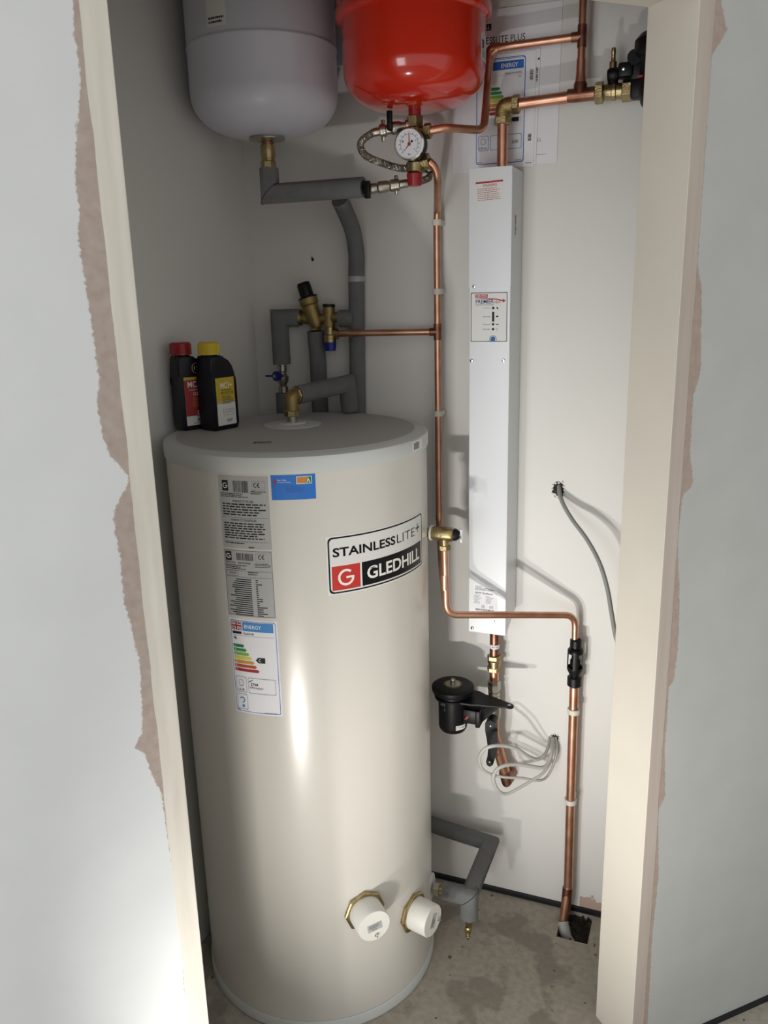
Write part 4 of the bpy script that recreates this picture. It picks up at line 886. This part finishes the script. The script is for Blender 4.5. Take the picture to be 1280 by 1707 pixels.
# ------------------------------------------------------------------ papers on the wall
def paper(label, TR, BR, wid, y, extra, name='paper_sheet'):
    a = at(*TR, y); b = at(*BR, y); V = (a-b).normalized(); U = Vector((V.z, 0, -V.x)); H = (a-b).length
    root_o = b-U*wid; p = Print(planemap(root_o, U, V), h0=.0003, sub=1); p.sheet(0, 0, wid, H, M_paper); extra(p, wid, H); o = p.b.build(name, p.ms, None, smooth=False)
    return tag(o, label, 'paper', 'paper sheets taped to the back wall')
def big(p, W, H):
    def pt(px, py):
        a = at(938, 0, -.0015); b = at(928, 271, -.0015); V = (a-b).normalized(); U = Vector((V.z, 0, -V.x)); q = at(px, py, -.0015)-(b-U*W); return q.dot(U), q.dot(V)
    u, v = pt(819, 45); p.rect(u-.046, v-.006, u, v+.006, M_ink); u1, v1 = pt(875.5, 61); u0 = u1-.127
    p.text('STAINLESS', u0, v1-.006, u0+.064, v1+.007, M_ink, .012); p.text('LITE PLUS', u0+.066, v1-.006, u1, v1+.007, M_ink); p.up(); p.text('GLEDHILL', u-.043, v-.0035, u-.003, v+.0035, M_inkw, .02)
    u, v = pt(901, 233); p.text('INSTALLING', u-.062, v-.003, u, v+.003, M_inkg); u, v = pt(895, 258); p.rect(u-.012, v, u+.02, v+.0006, M_inkg); u, v = pt(875, 82); p.arc(u-.002, v, .012, .001, 0, 180, M_inkg)
    for sx_ in (0,): p.rect(0.003, .0, .0034, H, M_inkg)
paper('largest white paper at the back with product title, behind the others', (938, 0), (928, 271), .21, -.0015, big)
def plain(p, W, H): pass
paper('plain white paper peeking out left and below the energy sheet', (868, 76), (862, 283), .142, -.0028, plain)
def mid(p, W, H):
    p.lines(W-.02, .006, W-.004, .009, 1, M_ink, .6, 0); p.vbars(W-.010, .158, W-.003, .185, M_ink, 14); p.poly([(W-.006, H-.02), (W-.001, H-.016), (W-.001, H-.022)], M_ink)
paper('narrow white paper edge just right of the energy sheet', (901, 80), (893, 274), .145, -.0040, mid)
def energy(p, W, H):
    L0 = W-.124; L1 = W-.021
    p.border(L0, .010, L1, H-.007, .0016, .006, M_inkb); p.rect(L0+.005, H-.030, L1-.004, H-.014, M_inkb); p.rect(L0+.003, H-.0105, L1-.004, H-.0098, M_inkn); p.up()
    p.flag(L0+.003, H-.031, L0+.030, H-.014); p.h += .0002
    p.text('ENERGY', L0+.052, H-.0265, L1-.016, H-.0185, M_inkw, .01); p.text('INSTALLATION HEATING', L0+.060, H-.039, L1-.008, H-.0362, M_ink); p.rect(L0+.03, H-.041, L1-.004, H-.0407, M_inkg); p.text('MODEL', L1-.014, H-.0465, L1-.009, H-.044, M_ink)
    p.ratings(L0+.028, H-.060, .0078, .020, .0040, .75)
    p.poly([(L1-.030, .0935), (L1-.025, .0895), (L1-.012, .0895), (L1-.012, .0975), (L1-.025, .0975)], M_ink)
    p.border(L0+.005, .037, L0+.027, .066, .0008, .003, M_inkb); p.border(L0+.031, .037, L1-.005, .066, .0008, .003, M_inkb)
    p.border(L0+.010, .049, L0+.021, .061, .0008, .004, M_inkg); p.text('15 m', L0+.008, .040, L0+.023, .0445, M_ink, .005); p.text('kW', L1-.025, .047, L1-.012, .054, M_ink, .006)
    p.lines(L1-.018, .013, L1-.005, .0155, 1, M_inkg, .6, 0); p.lines(L0+.005, .013, L0+.012, .0155, 1, M_inkg, .6, 0); p.vbars(W-.012, H-.055, W-.005, H-.035, M_ink, 12); p.vbars(W-.013, .050, W-.006, .063, M_ink, 8); p.text('Remote', W-.016, .006, W-.004, .009, M_ink)
paper('white energy sheet with blue frame and coloured rating bars', (894, 83), (889, 277), .158, -.0055, energy, 'energy_sheet')

# ------------------------------------------------------------------ cables
def zz(x, y): return (700+x/4.267, 1040+y/4.267)
def cable(label, pts, r, flat, m_, hole):
    P = [at(a, b, y) for a, b, y in pts]; root = thing('cable', label, 'cable', P[0]); MB().sweep(spline(P, 8), r, 10, flat=flat, fdir=(0, 1, 0)).build('sheath', m_, root, angle=60); return root
def Zp(lst): return [(*zz(x, y), Y) for x, y, Y in lst]
h1 = thing('wall_hole', 'ragged dark cable hole in the wall below the pipes', 'hole', at(925, 1229, 0))
def ragged(c, rx, rz, n=14):
    out = [];
    for i in range(n):
        t = 2*PI*i/n; k = random.uniform(.75, 1.2); out.append(Vector((c.x+rx*k*math.cos(t), -.0006, c.z+rz*k*math.sin(t))))
    return out
MB().prism(ragged(at(925, 1229, 0), .0105, .0085), (0, .0005, 0)).build('dark_opening', M_soil, h1, smooth=False)
rim_ = MB()
for i in range(9):
    t = 2*PI*i/9+.3; c = at(925, 1229, 0); q = Vector((c.x+.0105*math.cos(t), -.001, c.z+.0085*math.sin(t))); rim_.lathe([(0, 0), (.0022, .0003), (.0016, .0016), (0, .002)], q, (0, -1, 0), 6)
rim_.build('plaster_crumbs', M_back, h1)
cable('upper looped white cable hanging from the lower wall hole', Zp([(925, 805, .002), (918, 850, -.02), (890, 925, -.05), (840, 962, -.07), (775, 945, -.09), (690, 890, -.11), (600, 867, -.13), (520, 868, -.15), (455, 895, -.155), (422, 955, -.15), (440, 1028, -.14), (500, 1068, -.13), (600, 1090, -.12), (720, 1097, -.10), (830, 1114, -.08), (895, 1095, -.06), (945, 1010, -.04), (972, 900, -.02), (965, 808, .002)]), .0045, .7, M_cable, None)
cable('lower looped white cable hanging from the lower wall hole', Zp([(x_, y_, Y_-.013 if Y_ < -.015 else Y_) for x_, y_, Y_ in [(940, 805, .002), (938, 900, -.02), (925, 985, -.04), (870, 1065, -.06), (790, 1118, -.075), (700, 1170, -.09), (615, 1210, -.105), (555, 1185, -.12), (522, 1110, -.125), (540, 1045, -.12), (600, 1008, -.11), (690, 999, -.09), (780, 1012, -.075), (870, 1023, -.06), (915, 985, -.045), (940, 900, -.025), (952, 806, .002)]]), .0047, .7, M_cable, None)
h2 = thing('wall_hole', 'ragged dark cable hole in the wall beside the heater', 'hole', at(931, 816, 0))
MB().prism(ragged(at(931, 816, 0), .0135, .0165), (0, .0005, 0)).build('dark_opening', M_soil, h2, smooth=False)
rim_ = MB()
for i in range(12):
    t = 2*PI*i/12; c = at(931, 816, 0); k = random.uniform(.9, 1.25); q = Vector((c.x+.0135*k*math.cos(t), -.001, c.z+.0165*k*math.sin(t))); rim_.lathe([(0, 0), (.003, .0003), (.002, .0022), (0, .003)], q, (0, -1, 0), 6)
rim_.build('plaster_crumbs', M_back, h2)
cable('thick grey cable curving from the upper wall hole behind the right reveal', [(932, 811, .002), (933, 824, -.012), (940, 843, -.03), (955, 868, -.05), (978, 899, -.075), (999, 938, -.10), (1012, 980, -.12), (1019, 1020, -.14), (1026, 1060, -.16), (1036, 1090, -.18)], .0078, .62, M_cableg, None)

# ------------------------------------------------------------------ insulated return at floor level
bz = .200
sb = Vector((.2705, -.262, .183)); bz = .185
cr = at(822, 1418, -.05); fz = bz
# run: union at the cylinder -> front tee -> back along the floor -> left behind the cylinder
fx_ = .362; fyy = -.262
root = thing('insulated_pipe', 'grey foam lagged pipe turning along the floor beside the cylinder foot', 'pipe', (fx_, fyy, bz))
MB().hexn((.275, fyy, bz), (1, 0, 0), .0165, .016, seg=6).build('nickel_nut', M_nickel, root, smooth=False)
MB().rod((.286, fyy, bz), (.308, fyy, bz), .0130, 20).build('brass_stub', M_brass, root)
bk = -.062
f1 = MB().sweep([(fx_, fyy-.004, bz+.002), (fx_, bk, bz+.004), (.235, bk+.018, bz+.004), (.17, bk+.030, bz+.004)], .0205, 28).build('foam_sleeve', M_foam, root, angle=50)
f2 = MB().sweep([(.300, fyy, bz), (fx_, fyy, bz), (fx_, fyy, bz-.055)], .0215, 28).build('foam_elbow', M_foam, root, angle=50)
seam = []
cc = Vector((fx_, fyy, bz))
for i in range(33):
    t = 2*PI*i/32; seam.append(cc+Vector((math.cos(t)*.0217, math.sin(t)*.0217, math.cos(t)*.0217)))
MB().sweep(seam, .0008, 4).build('mitre_seam', M_foamd, f2)
p = Print(lambda u, v, h: Vector((fx_+(.0205+h)*math.cos(math.radians(12)+v/.0205), fyy+.03+u, bz+.003+(.0205+h)*math.sin(math.radians(12)+v/.0205))), h0=.0003, sub=.01)
p.text('22 MULTI 9mm 2022', 0, -.004, .13, .004, M_ink); p.build('sleeve_print', f1)
root = thing('drain_cock', 'small brass drain cock hanging under the grey foam elbow', 'valve', (fx_, fyy, bz-.12))
m = MB(); m.lathe([(.0145, 0), (.013, -.012), (.009, -.022), (.0085, -.030)], (fx_, fyy, bz-.052), seg=20, cap=True); m.build('body', M_brass, root)
MB().lathe([(.007, 0), (.008, .003), (.008, .014), (.005, .016)], (fx_, fyy+.002, bz-.086), (0, -1, -.1), 16).build('spindle', M_brass, root)
m = MB(); pr_ = [(.0050, 0)]
for k in range(4): pr_ += [(.0062, -.003-.006*k), (.0046, -.007-.006*k)]
pr_ += [(.0030, -.030)]
m.lathe(pr_, (fx_-.001, fyy-.006, bz-.086), seg=16); m.build('hose_tail', M_brass, root)

# small screw hole left in the wall above the reducing valve
c = at(521, 432, 0); root = thing('wall_hole', 'tiny screw hole with torn paint above the brass reducing valve', 'hole', c)
MB().prism([Vector((c.x+dx_, -.0005, c.z+dz_)) for dx_, dz_ in ((-.003, -.004), (.002, -.005), (.004, -.001), (.001, .003), (-.002, .007), (-.003, .002))], (0, .0004, 0)).build('dark_opening', M_soil, root, smooth=False)
MB().lathe([(0, 0), (.003, .0003), (.002, .0015), (0, .002)], (c.x-.001, -.0006, c.z+.010), (0, -1, 0), 6).build('paint_flake', M_back, root)
